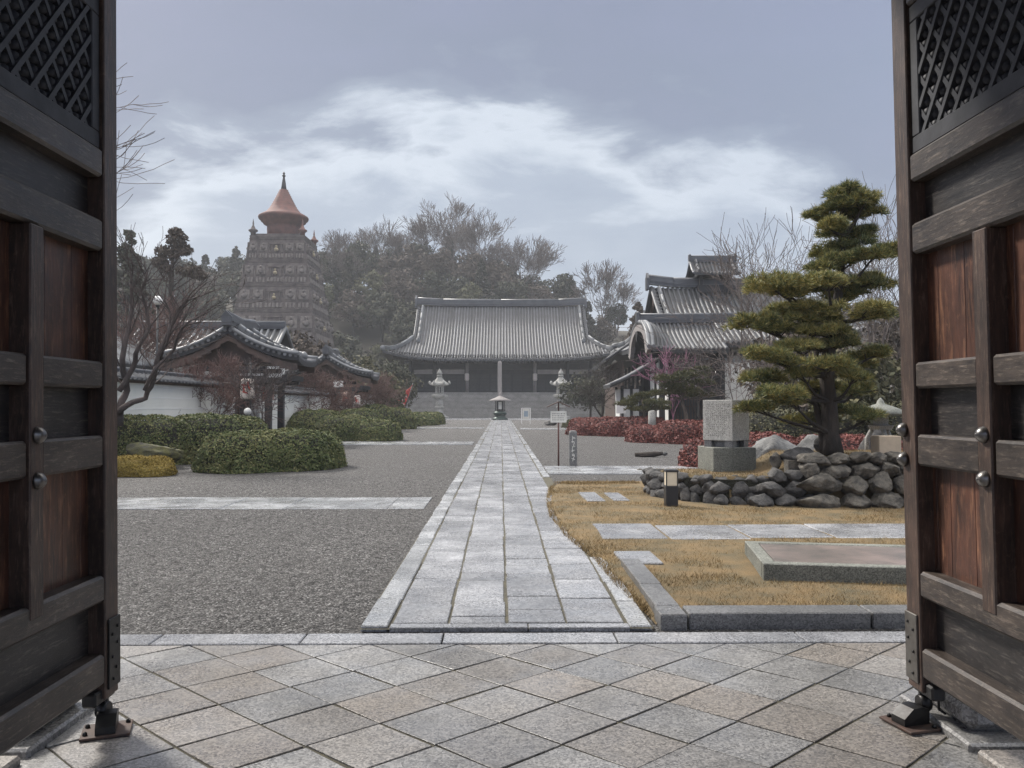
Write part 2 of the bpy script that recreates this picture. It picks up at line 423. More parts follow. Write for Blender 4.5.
m_black = simple('black_metal', (.018, .019, .022), (.012, .012, .014), 6, .4, .1)
m_redpost = simple('red_brown_post', (.12, .05, .04), (.07, .035, .03), 5, .7, .2)
m_box = simple('pale_cut_stone', (.50, .40, .29), (.42, .34, .25), 8, .85, .3, 40, .004)
m_bark = simple('dark_bark', (.050, .040, .033), (.022, .019, .017), 7, .95, .9, 26, .03, stretch=(1, 1, .35))
m_pinebark = simple('pale_pine_bark', (.15, .125, .10), (.06, .05, .042), 8, .95, .9, 26, .03, stretch=(1, 1, .3))
m_barebark = simple('grey_bare_bark', (.16, .13, .115), (.085, .07, .065), 3, .9, .5, 20, .02)
m_mapbark = simple('dark_maple_bark', (.085, .065, .06), (.045, .037, .036), 3, .9, .5, 20, .02)
m_redtwig = simple('red_brown_twig', (.15, .085, .072), (.09, .055, .05), 3, .9, 0)
m_pinktwig = simple('pink_blossom_twig', (.36, .17, .25), (.24, .11, .16), 3, .9, 0)

m_pine = leafmat('pine_needles', [(.034, .058, .032), (.085, .118, .052), (.18, .195, .075), (.38, .32, .11)], .5, 1.1)
m_pine2 = leafmat('soft_pine_needles', [(.030, .045, .024), (.065, .075, .03), (.13, .12, .045)], .5, .9)
m_bush = leafmat('azalea_leaves', [(.030, .046, .022), (.068, .090, .036), (.105, .122, .050), (.165, .16, .07)], .7, .8, .15, .5)
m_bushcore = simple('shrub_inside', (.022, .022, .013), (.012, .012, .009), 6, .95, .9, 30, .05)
m_redleaf = leafmat('red_azalea_leaves', [(.065, .022, .020), (.145, .038, .033), (.21, .070, .055)], .6, .8)
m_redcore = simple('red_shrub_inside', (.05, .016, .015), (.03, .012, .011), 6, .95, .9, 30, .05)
m_everg = leafmat('evergreen_leaves', [(.026, .031, .022), (.048, .052, .036), (.085, .082, .055)], .8, .16, .15, .3)
m_ceder = leafmat('cedar_leaves', [(.022, .027, .021), (.038, .040, .030), (.065, .060, .044)], .8, .16, .15, .3)
m_bamboo = leafmat('bamboo_leaves', [(.055, .062, .036), (.085, .088, .048), (.12, .115, .065)], .8, .16, .15, .3)
m_brown = leafmat('winter_oak_leaves', [(.055, .044, .036), (.085, .068, .055), (.12, .098, .08)], .8, .16, .15, .3)
m_olive = leafmat('olive_leaves', [(.030, .036, .018), (.065, .065, .030), (.10, .09, .045)], .7, .5)
m_blade = leafmat('dead_grass_blades', [(.085, .078, .036), (.125, .085, .040), (.22, .15, .068), (.36, .275, .15)], .8, 1.1, .1, .45)

# ------------------------------------------------------------------ setting: ground, hill, paths
def struct(name, mb, mat, label=None):
    o = mb.build(name, mat); o['kind'] = 'structure'
    if label: o['label'] = label
    return o
mb = MB(); mb.add([(-600, -60, -.06), (600, -60, -.06), (600, 900, -.06), (-600, 900, -.06)], [(0, 1, 2, 3)])
struct('ground', mb, m_soil)
mb = MB(); mb.add([(-11.0, 5.66, -.002), (13, 5.66, -.002), (13, 101, -.002), (-11.0, 101, -.002)], [(0, 1, 2, 3)])
struct('gravel_yard', mb, m_gravel)
# the near gravel is raked: low ridges running away to the right
mb = MB(); mb.smooth = True; nx_, ny_ = 190, 240; X0_, X1_, Y0_, Y1_ = -7.2, -1.02, 5.66, 18.5
vs = []
for j in range(ny_ + 1):
    y = Y0_ + (Y1_ - Y0_) * (j / ny_) ** 1.5
    for i in range(nx_ + 1):
        x = X0_ + (X1_ - X0_) * i / nx_
        q = (x * .97 - y * .24) / .15; w_ = .5 + .5 * math.sin(6.2832 * q + 2.4 * noise.noise(Vector((x * 1.2, y * .8, 0))))
        e_ = min(1, (x - X0_) * 2, (X1_ - x) * 5, (y - Y0_) * 6 + .02, (Y1_ - y) * .6)
        h_ = .006 + (.013 * w_ * (.5 + .7 * noise.noise(Vector((x * .9, y * .9, 7))) ** 2 * 2) + .010 * noise.noise(Vector((x * 9, y * 9, 1))) + .007 * noise.noise(Vector((x * 23, y * 23, 4))))
        vs.append((x, y, max(.0, h_) * max(0, e_) + (.001 if e_ > 0 else -.003)))
mb.add(vs, [[j * (nx_ + 1) + i, j * (nx_ + 1) + i + 1, (j + 1) * (nx_ + 1) + i + 1, (j + 1) * (nx_ + 1) + i] for j in range(ny_) for i in range(nx_)])
struct('raked_gravel', mb, m_gravel)
# hill behind
def hillz(x, y):
    px = 501 + x * 800 / max(y, 60)
    K = [(-200, 30), (117, 26), (240, 27), (330, 28), (400, 30), (460, 31), (510, 26), (560, 21), (620, 19), (700, 19), (850, 19), (1300, 26)]
    h = K[0][1]
    for (a, ha), (b, hb) in zip(K, K[1:]):
        if a <= px <= b:
            t = (px - a) / (b - a); t = t * t * (3 - 2 * t); h = ha + (hb - ha) * t
    if px > 1300: h = 26
    t = min(1, max(0, (y - 128) / 62)); t = t * t * (3 - 2 * t)
    w = max(0, 1 - max(0, y - 230) / 140)
    return h * t * (.35 + .65 * w) + noise.noise(Vector((x * .03, y * .03, 0))) * 1.5 * t
mb = MB(); nx, ny = 90, 40; mb.smooth = True
vs = [(-300 + 600 * i / nx, 118 + 300 * j / ny, hillz(-300 + 600 * i / nx, 118 + 300 * j / ny) - .1) for j in range(ny + 1) for i in range(nx + 1)]
mb.add(vs, [[j * (nx + 1) + i, j * (nx + 1) + i + 1, (j + 1) * (nx + 1) + i + 1, (j + 1) * (nx + 1) + i] for j in range(ny) for i in range(nx)])
struct('hill', mb, m_hill)

def clip(poly, f):
    out = []
    for i in range(len(poly)):
        a, b = poly[i], poly[(i + 1) % len(poly)]; fa, fb = f(a), f(b)
        if fa >= 0: out.append(a)
        if fa * fb < 0:
            t = fa / (fa - fb); out.append((a[0] + (b[0] - a[0]) * t, a[1] + (b[1] - a[1]) * t))
    return out
# diagonal paving inside the gate
mb = MB(); mb.add([(-4, -3, -.007), (4, -3, -.007), (4, 5.4, -.007), (-4, 5.4, -.007)], [(0, 1, 2, 3)])
struct('paving_bed', mb, m_joint)
mb = MB()
A, B, O = Vector((.295, -.266)), Vector((.308, .268)), Vector((-.299, 4.352))
for i in range(-16, 24):
    for j in range(-22, 16):
        c = O + A * i + B * j
        if not (-4 < c.x < 4 and -2 < c.y < 5.6): continue
        poly = []
        g = .017
        for (a, b) in ((g, g), (1 - g, g), (1 - g, 1 - g), (g, 1 - g)):
            p = c + A * a + B * b; poly.append((p.x + rnd.uniform(-.005, .005), p.y + rnd.uniform(-.005, .005)))
        poly = clip(poly, lambda p: 5.405 - p[1])
        if len(poly) < 3: continue
        ar = sum(poly[k][0] * poly[(k + 1) % len(poly)][1] - poly[(k + 1) % len(poly)][0] * poly[k][1] for k in range(len(poly))) / 2
        if abs(ar) < .004: continue
        if ar < 0: poly.reverse()
        mb.prism(poly, -.03, rnd.uniform(-.0015, .0015), .002, (rnd.uniform(-.005, .005), rnd.uniform(-.005, .005)))
struct('gate_paving', mb, m_pave)
mb = MB(); x = -3.6
while x < 4:
    w = rnd.uniform(.9, 1.7)
    mb.box((x + w / 2, 5.535, -.022), (w - .01, .235, .06), ch=.006); x += w
struct('threshold_stone', mb, m_path)
# main path
mb = MB(); mb.add([(-1.0, 5.70, .021), (1.085, 5.70, .021), (1.085, 87, .021), (-1.0, 87, .021)], [(0, 1, 2, 3)])
struct('path_bed', mb, m_joint)
mb = MB()
cols = [(-.79, -.385), (-.375, .035), (.045, .47), (.48, .90)]
mb.box((-.3, 5.755, .008), (.98, .10, .05), ch=.005); mb.box((.557, 5.755, .006), (.72, .10, .05), ch=.005)
for (x0, x1) in cols:
    y = 5.815 + rnd.uniform(0, .02)
    first = True
    while y < 87.5:
        w = rnd.uniform(.34, .62) if rnd.random() < .72 else rnd.uniform(.62, 1.0)
        if rnd.random() < .12: w = rnd.uniform(.14, .22)
        if y > 22: w *= 1.3
        mb.box(((x0 + x1) / 2 + rnd.uniform(-.006, .006), y + w / 2, .006 + rnd.uniform(-.004, .004)),
               (x1 - x0 - rnd.uniform(.004, .014), w - rnd.uniform(.010, .022), .05), Euler((rnd.uniform(-.006, .006), rnd.uniform(-.007, .007), rnd.uniform(-.008, .008))).to_matrix(), .006)
        y += w
struct('path', mb, m_path)
mb = MB()
for (x0, x1, gap) in ((-1.0, -.80, 0), (.915, 1.08, 1)):
    y = 5.72
    while y < 86:
        w = rnd.uniform(.5, 1.15)
        skip = gap and (8.3 < y < 8.9 or 9.6 < y < 17.5)
        if not skip and not (y > 30 and rnd.random() < .15):
            mb.box(((x0 + x1) / 2 + rnd.uniform(-.01, .01), y + w / 2, .004 + rnd.uniform(-.006, .008)), (x1 - x0 - .01, w - .015, .06), ch=.008)
        y += w
struct('path_kerb', mb, m_kerb)
def cross_path(x0, x1, y0, y1, name='cross_path'):
    mb = MB(); x = x0; d = y1 - y0
    while x < x1:
        w = min(rnd.uniform(.7, 1.9), x1 - x)
        if w < .1: break
        k = rnd.choice((.4, .5, .62, 1.0)); yy = y0
        for h in ((d * k, d * (1 - k)) if k < 1 else (d,)):
            mb.box((x + w / 2, yy + h / 2, rnd.uniform(-.004, .006)), (w - .012, h - .012, .045), ch=.006); yy += h
        x += w
    struct(name, mb, m_kerb)
cross_path(-10.8, -1.18, 12.35, 13.85)
cross_path(-8.4, -1.15, 32.6, 35.0)
cross_path(-9, -1.2, 56, 58.5); cross_path(1.3, 9.5, 53.5, 56)
cross_path(1.1, 5.2, 18.6, 20.9)
mb = MB()
for i in range(12):
    for j in range(5):
        mb.box((-13 + 2.2 * i + .9, 89 + 2.2 * j + 1, -.0), (2.18, 2.18, .05), ch=.01)
struct('stone_forecourt', mb, m_path)
# ------------------------------------------------------------------ lawn on the right
def lawn_left(y):
    K = [(5.8, 1.14), (7.2, 1.02), (8.2, .98), (9.6, .80), (11.5, .72), (13.2, .78), (15, .92), (16.2, 1.1), (16.9, 1.6)]
    for (a, xa), (b, xb) in zip(K, K[1:]):
        if a <= y <= b: return xa + (xb - xa) * (y - a) / (b - a)
    return 1.1
mb = MB(); ys = [5.86 + .16 * i for i in range(70)]; vs = []; nxl = 24
for y in ys:
    l = lawn_left(y) + .05 * noise.noise(Vector((y * 2.3, 1, 0)))
    for k in range(nxl + 1):
        x = l + (9.5 - l) * (k / nxl) ** 1.5
        e = min(1, max(0, x - l) * 14)
        z = .05 * e + .025 * noise.noise(Vector((x * 1.3, y * 1.3, 2))) * e + (.004 if e < .1 else 0)
        if y > 15.6: z *= max(0, (16.9 - y) / 1.3)
        vs.append((x, y, max(z, .006 if e > 0 else .003)))
mb.smooth = True
mb.add(vs, [[j * (nxl + 1) + i, j * (nxl + 1) + i + 1, (j + 1) * (nxl + 1) + i + 1, (j + 1) * (nxl + 1) + i] for j in range(len(ys) - 1) for i in range(nxl)])
struct('lawn', mb, m_lawn)
slabs = [(1.18, 9.3, 1.95, 10.45), (1.97, 9.25, 2.9, 10.3), (2.92, 9.35, 3.9, 10.35), (3.92, 9.3, 5.6, 10.4)]
def in_slab(x, y):
    for (a, b, c, d) in slabs:
        if a < x < c and b < y < d: return True
    if 2.2 < x < 6 and 7.05 < y < 8.35: return True
    if 1.13 < x < 1.36 and 5.7 < y < 7.8: return True
    if 1.36 < x and y < 6.02: return True
    if (1.17 < x < 1.6 and 7.7 < y < 8.5): return True
    if (1.35 < x < 1.72 and 12.85 < y < 14.3) or (1.78 < x < 2.1 and 12.95 < y < 14.2): return True
    return False
def wall_y(x): return 14.2 - .0 * x if x < 2.9 else 12.55 - .12 * (x - 3)
mb = MB(); gr_ = random.Random(3); cnt = 0
while cnt < 70000:
    y = 5.9 + 10.6 * gr_.random() ** 1.35; l = lawn_left(y)
    x = l - .03 + (7.2 - l) * gr_.random() ** 1.15
    if in_slab(x, y) or (x > 2.8 and y > 12.3) : 
        if not (in_slab(x, y) and gr_.random() < .015): continue
    if noise.noise(Vector((x * 1.4, y * 1.4, 5))) < -.22 and gr_.random() < .8: continue
    h = gr_.uniform(.015, .055); a = gr_.uniform(0, 6.28); w = gr_.uniform(.0018, .0035) * (1 + y * .05)
    dx, dy = math.cos(a) * w, math.sin(a) * w
    b = gr_.uniform(0, 6.28); t = gr_.uniform(.3, 1.6) * h; z = .035
    o = len(mb.v)
    mb.v += [(x - dx, y - dy, z - .01), (x + dx, y + dy, z - .01), (x + math.cos(b) * t, y + math.sin(b) * t, z + h)]
    mb.face([o, o + 1, o + 2]); cnt += 1
o = mb.build('grass', m_blade); tag(o, kind='stuff', label='dead golden winter grass around the paving slabs')

mb = MB()
for (a, b, c, d) in slabs: mb.box(((a + c) / 2, (b + d) / 2, .03), (c - a - .01, d - b - .02, .07), Matrix.Rotation(rnd.uniform(-.015, .015), 3, 'Z'), .01)
tag(mb.build('paving_row', m_path), 'long row of pale slabs crossing the dead lawn', 'paving')
for nm, (a, b, c, d), lb in (('stepping_slab', (1.38, 12.95, 1.68, 14.2), 'narrow pale stepping slab in the grass, the one nearer the path'),
                        ('stepping_slab', (1.82, 13.0, 2.08, 14.1), 'narrow pale stepping slab in the grass, nearer the bollard lamp'),
                        ('stepping_slab', (1.19, 7.82, 1.58, 8.45), 'square grey slab in the grass at the end of the low kerb')):
    mb = MB(); mb.box(((a + c) / 2, (b + d) / 2, .035), (c - a, d - b, .07), Matrix.Rotation(.02, 3, 'Z'), .01)
    tag(mb.build(nm, m_path), lb, 'stone slab', 'slabs set in the dead lawn')
# kerb stones round the lawn
kb = [(1.135, 5.72, 1.33, 5.97), (1.15, 5.985, 1.335, 6.7), (1.16, 6.715, 1.345, 7.8)]
kx = 1.345
while kx < 6.2:
    w = rnd.uniform(1.3, 1.9); kb.append((kx, 5.75, kx + w, 5.975)); kx += w + .008
for i, (a, b, c, d) in enumerate(kb):
    lb = ('short corner block of the dark kerb nearest the path', 'kerb stone running back from the corner block', 'farther kerb stone running back towards the square slab',
          'long dark kerb stone beside the corner block', 'long dark kerb stone in front of the low platform', 'long dark kerb stone at the foot of the right gate leaf', 'long dark kerb stone hidden beyond the right gate leaf')[i] 
    mb = MB(); mb.box(((a + c) / 2, (b + d) / 2, .04), (c - a - .006, d - b, .15), ch=.008)
    o = tag(mb.build('kerb_stone', m_kerbdark), lb, 'kerb stone', 'dark kerb stones edging the lawn')
# low platform
t = thing('stone_platform', 'low rectangular stone platform with a reddish wet top on the lawn', 'platform', (2.34, 7.14, 0), R(-9.5))
mb = MB()
for (x0, x1) in ((0, 2.0), (2.008, 3.6)): mb.box(((x0 + x1) / 2, .06, .085), (x1 - x0, .12, .215), ch=.008)
mb.box((.06, .62, .085), (.12, .99, .21), ch=.008); mb.box((1.8, 1.18, .083), (3.6, .12, .21), ch=.008)
mb.build('edge_stone', m_base, t)
mb = MB(); mb.box((1.86, .62, .085), (3.46, 1.0, .195), ch=.004); mb.build('top_slab', m_plat, t)

# rubble terrace (front wall is many stones: one thing, stones are its parts' pattern)
TZ = .47
mb = MB(); mb.smooth = True
ring = [(2.62, 14.2), (2.9, 13.2), (3.5, 12.62), (5.0, 12.4), (8.8, 12.1), (8.8, 15.4), (4.6, 15.2), (3.0, 15.4)]
def terr(x, y):
    z = TZ + .02 * noise.noise(Vector((x * 1.5, y * 1.5, 3)))
    if x > 4.3: z += .33 * min(1, (x - 4.3) / .5) * min(1, max(0, (y - 12.6) / .35)) * min(1, max(0, (15.4 - y) / 1.2))
    z *= min(1, max(.1, (15.6 - y) / 1.3))
    return z
def inside(x, y):
    c = False
    for i in range(len(ring)):
        (x1, y1), (x2, y2) = ring[i], ring[i - 1]
        if (y1 > y) != (y2 > y) and x < (x2 - x1) * (y - y1) / (y2 - y1) + x1: c = not c
    return c
gx, gy = 46, 60; X0, X1, Y0, Y1 = 2.5, 8.8, 12.1, 18.6
idx = {}; vs = []; fs = []
for j in range(gy + 1):
    for i in range(gx + 1):
        x = X0 + (X1 - X0) * i / gx; y = Y0 + (Y1 - Y0) * j / gy
        idx[(i, j)] = len(vs); z = terr(x, y)
        if not inside(x, y): z = -.05
        vs.append((x, y, z))
for j in range(gy):
    for i in range(gx):
        q = [idx[(i, j)], idx[(i + 1, j)], idx[(i + 1, j + 1)], idx[(i, j + 1)]]
        if sum(vs[k][2] > 0 for k in q) >= 2: fs.append(q)
mb.add(vs, fs); struct('terrace_ground', mb, m_lawn)
# grass on the terrace
mb = MB(); cnt = 0
while cnt < 9000:
    x, y = gr_.uniform(2.7, 7.5), gr_.uniform(12.5, 15.5)
    if not inside(x, y): continue
    z = terr(x, y); h = gr_.uniform(.015, .05); a = gr_.uniform(0, 6.28); w = gr_.uniform(.003, .005); b = gr_.uniform(0, 6.28); tt = h * gr_.uniform(.3, 1.4)
    o = len(mb.v); mb.v += [(x - math.cos(a) * w, y - math.sin(a) * w, z - .01), (x + math.cos(a) * w, y + math.sin(a) * w, z - .01), (x + math.cos(b) * tt, y + math.sin(b) * tt, z + h)]
    mb.face([o, o + 1, o + 2]); cnt += 1
tag(mb.build('grass', m_blade), kind='stuff', label='dead golden grass on the raised terrace')
t = thing('rubble_wall', 'low dark rubble stone wall holding up the terrace behind the lawn', 'stone wall', (4.5, 12.5, 0))
rr = random.Random(11); off = Vector((4.5, 12.5, 0))
mb = MB()
def rub(x, y, z, w, d, h, s): mb.rock((x - off.x, y - off.y, z), (w, d, h), s, 3, .26, .85, rr.uniform(-.25, .25))
s = 0
path = [(2.64, 14.3), (2.70, 13.6), (2.98, 13.0), (3.5, 12.62), (4.2, 12.5), (4.75, 12.45)]
seg = []
for (a, b) in zip(path, path[1:]):
    L = math.hypot(b[0] - a[0], b[1] - a[1]); n = max(1, int(L / .19))
    for k in range(n): seg.append((a[0] + (b[0] - a[0]) * k / n, a[1] + (b[1] - a[1]) * k / n))
for row, (zc, hh) in enumerate(((.09, .26), (.26, .22), (.405, .16))):
    k = rr.random() * .5
    for (x, y) in seg:
        s += 1
        w = rr.uniform(.24, .42)
        rub(x + rr.uniform(-.05, .05), y + rr.uniform(-.03, .03) + .06 * row, zc + rr.uniform(-.03, .03), w, rr.uniform(.26, .36), hh * rr.uniform(1.15, 1.5), s)
o = mb.build('rubble', m_rock, t)
mb = MB()
for row in range(3):
    x = 3.85 + .15 * row
    while x < 4.75:
        w = rr.uniform(.24, .42); s += 1; mb.rock((x + w / 2 - off.x, 12.36 - off.y + .05 * row, .10 + .2 * row), (w * 1.15, .36, .30), s, 4, .22, .95, rr.uniform(-.2, .2)); x += w * .92
mb.build('wedge_stones', m_rock, t)
mb = MB()
for (a, b) in zip(path, path[1:]):
    d = Vector((b[0] - a[0], b[1] - a[1])); n_ = Vector((-d.y, d.x)).normalized() * .10
    q4 = [(a[0] - off.x, a[1] - off.y), (b[0] - off.x, b[1] - off.y), (b[0] - off.x + n_.x, b[1] - off.y + n_.y), (a[0] - off.x + n_.x, a[1] - off.y + n_.y)]
    mb.prism(q4, -.03, .43)
mb.build('core', m_bushcore, t)
mb = MB()
for row, (zc, hh) in enumerate(((.11, .36), (.36, .36), (.60, .30), (.78, .2))):
    x = 4.55 + rr.uniform(0, .2)
    while x < 8.0:
        w = rr.uniform(.36, .74) if row < 2 else rr.uniform(.28, .55); s += 1
        mb.rock((x + w / 2 - off.x, 12.22 - .05 * (x - 4.5) + .07 * row - off.y, zc + rr.uniform(-.03, .03)), (w * 1.16, .5, hh * rr.uniform(1.0, 1.25)), s, 4, .26, .95, rr.uniform(-.15, .15)); x += w * .93
mb.box((6.3 - off.x, 12.6 - off.y, .36), (3.6, .2, .76))
mb.build('large_face_stone', m_rockwarm, t)
def boulder(px, py, w, h, y, mat, lb, z=None, d=None, seed=0, name='boulder', cat='boulder', group=None, flat=.65, amp=.24):
    p = at(px, py, y); t_ = MB(); W, H = w * y / 800, h * y / 800
    if y > 15.5 and p.z > .05: H += p.z; p.z = 0      # stands on the ground behind the terrace
    t_.rock((0, 0, H * .42), (W, d or W * .75, H * 1.18), seed, 4, amp, flat)
    o = t_.build(name, mat, loc=(p.x, y, p.z)); return tag(o, lb, cat, group)
boulder(803, 472, 46, 26, 12.75, m_rock, 'dark rounded boulder sitting on the terrace edge beside the pine trunk', seed=3)
boulder(776, 470, 13, 18, 12.85, m_rockwarm, 'small brown upright stone with a dark hollow on the terrace', seed=5)
boulder(822, 452, 20, 14, 13.6, m_rock, 'small dark pointed stone leaning at the pine base', seed=9)
t0_ = at(762, 444, 24)
boulder(775, 446, 60, 15, 19, m_rockpale, 'large pale grey ridged boulder behind the red shrubs and the monument', seed=14, amp=.3)
boulder(722, 446, 40, 14, 20, m_rockpale, 'low pale boulder half hidden behind the monument', seed=15)
boulder(812, 444, 40, 8, 19.5, m_rockpale, 'low pale boulder behind the pine trunk', seed=16)
boulder(872, 446, 40, 20, 17, m_rock, 'dark boulder under the low stone lantern beside the gate leaf', seed=17)
# pale cut block
p = at(886, 453, 12.9)
mb = MB(); mb.box((0, 0, .14), (.36, .3, .30), ch=.01)
tag(mb.build('cut_stone_block', m_box, loc=(p.x, 12.9, p.z - .01)), 'pale tan cut block on the terrace beside the right gate leaf', 'stone block')

# monument
p = gr(714, 471.5, TZ + .01)
t = thing('stone_monument', 'grey square stone monument with an inscribed face on a wider base', 'monument', (p.x + .33, p.y + .42, TZ))
mb = MB(); mb.box((0, 0, .19), (.76, .76, .44), Matrix.Rotation(R(6), 3, 'Z'), .008); mb.build('base', m_base, t)
Rm = Matrix.Rotation(R(-46), 3, 'Z')
e = mb = MB()
for (x, y) in ((-.2, -.2), (.2, -.2), (-.2, .2), (.2, .2)):
    mb.box(Rm @ Vector((x, y, .465)) , (.15, .15, .125), Rm, .006)
mb.box(Rm @ Vector((0, .02, .46)), (.36, .44, .115), Rm, .006)
mb.build('spacer', m_kerbdark, t)
mb = MB(); mb.box((0, 0, .875), (.575, .575, .70), Rm @ Matrix.Identity(3), .006)
Rt = Matrix.Rotation(R(-46), 3, 'Z')
mb = MB(); mb.box((0, 0, .875), (.575, .575, .70), Rt, .006); blk = mb.build('block', m_monu, t)
mb = MB(); q = random.Random(4)
for c_ in range(12):
    for r_ in range(15):
        if q.random() < .15 or (c_ > 9 and r_ > 9): continue
        for k in range(3):
            x = -.24 + .48 * (c_ + .5) / 12 + q.uniform(-.008, .008); z = 1.17 - .58 * (r_ + .5) / 15 + q.uniform(-.008, .008)
            hv = q.random() < .5
            mb.box(Rt @ Vector((x, -.2885, z)), (.017 if hv else .004, .002, .004 if hv else .017), Rt)
mb.build('inscription', m_base, blk)

# bollard lamp
p = gr(671, 507.5, .02)
t = thing('bollard_lamp', 'short black bollard lamp with cream lantern head in front of rubble wall', 'bollard lamp', (p.x, p.y, .02))
mb = MB(); mb.box((0, 0, .165), (.185, .185, .35), ch=.006); mb.build('post', m_black, t)
mb = MB(); mb.box((0, 0, .45), (.172, .172, .215), ch=.004); mb.build('diffuser', m_cream, t)
mb = MB(); mb.box((0, 0, .572), (.195, .195, .035), ch=.006)
for a in (-1, 1):
    for b in (-1, 1): mb.box((a * .085, b * .085, .45), (.016, .016, .22))
mb.build('cap', m_dtimber, t)
# sign with small roof
p = gr(558.5, 466, 0)
t = thing('notice_board', 'pale notice board with small roof on a thin rusty red post', 'sign', (p.x, p.y, 0))
mb = MB(); mb.tube([(0, 0, -.1), (0, 0, 1.68)], .022, 8); mb.build('post', m_redpost, t)
mb = MB(); mb.box((0, -.03, 1.30), (.42, .03, .30), ch=.004); bd = mb.build('board', m_signboard, t)
mb = MB(); q = random.Random(8)
for r_ in range(4):
    x = -.17
    while x < .15:
        w = q.uniform(.015, .03)
        mb.box((x + w / 2, -.0465, 1.39 - r_ * .055), (w, .002, .012)); mb.box((x + w / 2, -.0465, 1.375 - r_ * .055), (w * .3, .002, .022)); x += w + .018
mb.build('lettering', m_ink, bd)
mb = MB(); mb.extr([(-.30, 1.55), (0, 1.68), (.30, 1.55), (.30, 1.575), (0, 1.71), (-.30, 1.575)], 'y', -.16, .12); mb.build('roof', m_btimber, t)
# dark post
p = gr(573, 466, 0)
t = thing('stone_marker', 'short dark square marker post with faded pale characters beside the crossing path', 'marker post', (p.x, p.y, 0))
mb = MB(); mb.box((0, 0, .42), (.20, .20, .96), ch=.012); mb.rock((0, 0, .91), (.21, .21, .06), 2, 2, .1); po = mb.build('post', m_kerbdark, t)
mb = MB()
for k in range(6):
    z = .74 - k * .11
    for j in range(4): mb.box((q.uniform(-.03, .03), -.1015, z + q.uniform(-.03, .03)), ((.06, .003, .014) if j % 2 else (.014, .003, .06)))
mb.build('lettering', m_signboard, po)
# dark log on the gravel
p = gr(651, 457, 0)
t = thing('fallen_log', 'dark low log lying on the gravel near the red shrubs', 'log', (p.x, p.y, 0))
mb = MB(); mb.tube([(-.5, 0, .07), (-.2, .02, .075), (.1, -.02, .09), (.38, 0, .11)], [.06, .075, .085, .05], 8); mb.rock((-.1, .02, .06), (.8, .2, .13), 4, 3, .3); mb.build('trunk', m_bark, t)
mb = MB(); mb.rock((.42, 0, .1), (.18, .14, .14), 6, 3, .25); mb.build('pale_end', m_rockpale, t)
for (px, py, w, h, mt, lb, sd) in ((654, 439.5, 8, 6, m_rockpale, 'small white stone at the tip of the red shrubs', 21), (550, 425.5, 13, 5, m_rock, 'dark low rock beside the notice sign near the steps', 22),
        (580, 431.5, 8, 2.6, m_rock, 'flat dark stone on gravel, nearer the yellow tufts', 23), (586, 434, 6, 2, m_rock, 'smallest flat dark stone in front of the other on the gravel', 24),
        (640, 471, 9, 2.5, m_rockwarm, 'small brown stone at the end of the right crossing path', 25), (655, 517, 10, 3, m_rock, 'flat dark stone in the grass in front of the bollard lamp', 26)):
    g = gr(px, py, 0); boulder(px, py, w, h, g.y, mt, lb, seed=sd, name='stone', cat='stone')
# resting stone at left (looks like a small stone figure)
g = gr(368, 439, 0)
t = thing('stone_ornament', 'small grey stone ornament like a resting bird beside the crossing path', 'ornament', (g.x, g.y, 0))
mb = MB(); mb.rock((0, 0, .13), (.62, .4, .34), 31, 3, .15); mb.build('body', m_rockpale, t)
mb = MB(); mb.rock((.12, 0, .36), (.26, .24, .2), 33, 3, .15); mb.build('head', m_rockpale, t)
# A-board
g = gr(526, 424, 0)
t = thing('notice_stand', 'white framed notice stand to the right of the bronze lantern', 'sign', (g.x, g.y, 0))
mb = MB(); mb.box((0, 0, .86), (.62, .03, .9)); bd = mb.build('panel', m_signboard, t)
mb = MB(); mb.box((0, -.018, .88), (.36, .006, .5)); mb.build('poster', simple('grey_poster', (.30, .36, .42), (.24, .30, .36), 3, .6, 0), bd)
mb = MB()
for x in (-.38, .38): mb.box((x, 0, .68), (.07, .07, 1.42))
mb.box((0, 0, 1.37), (.82, .07, .06)); mb.box((0, 0, .36), (.72, .06, .05)); mb.build('frame', m_white, t)
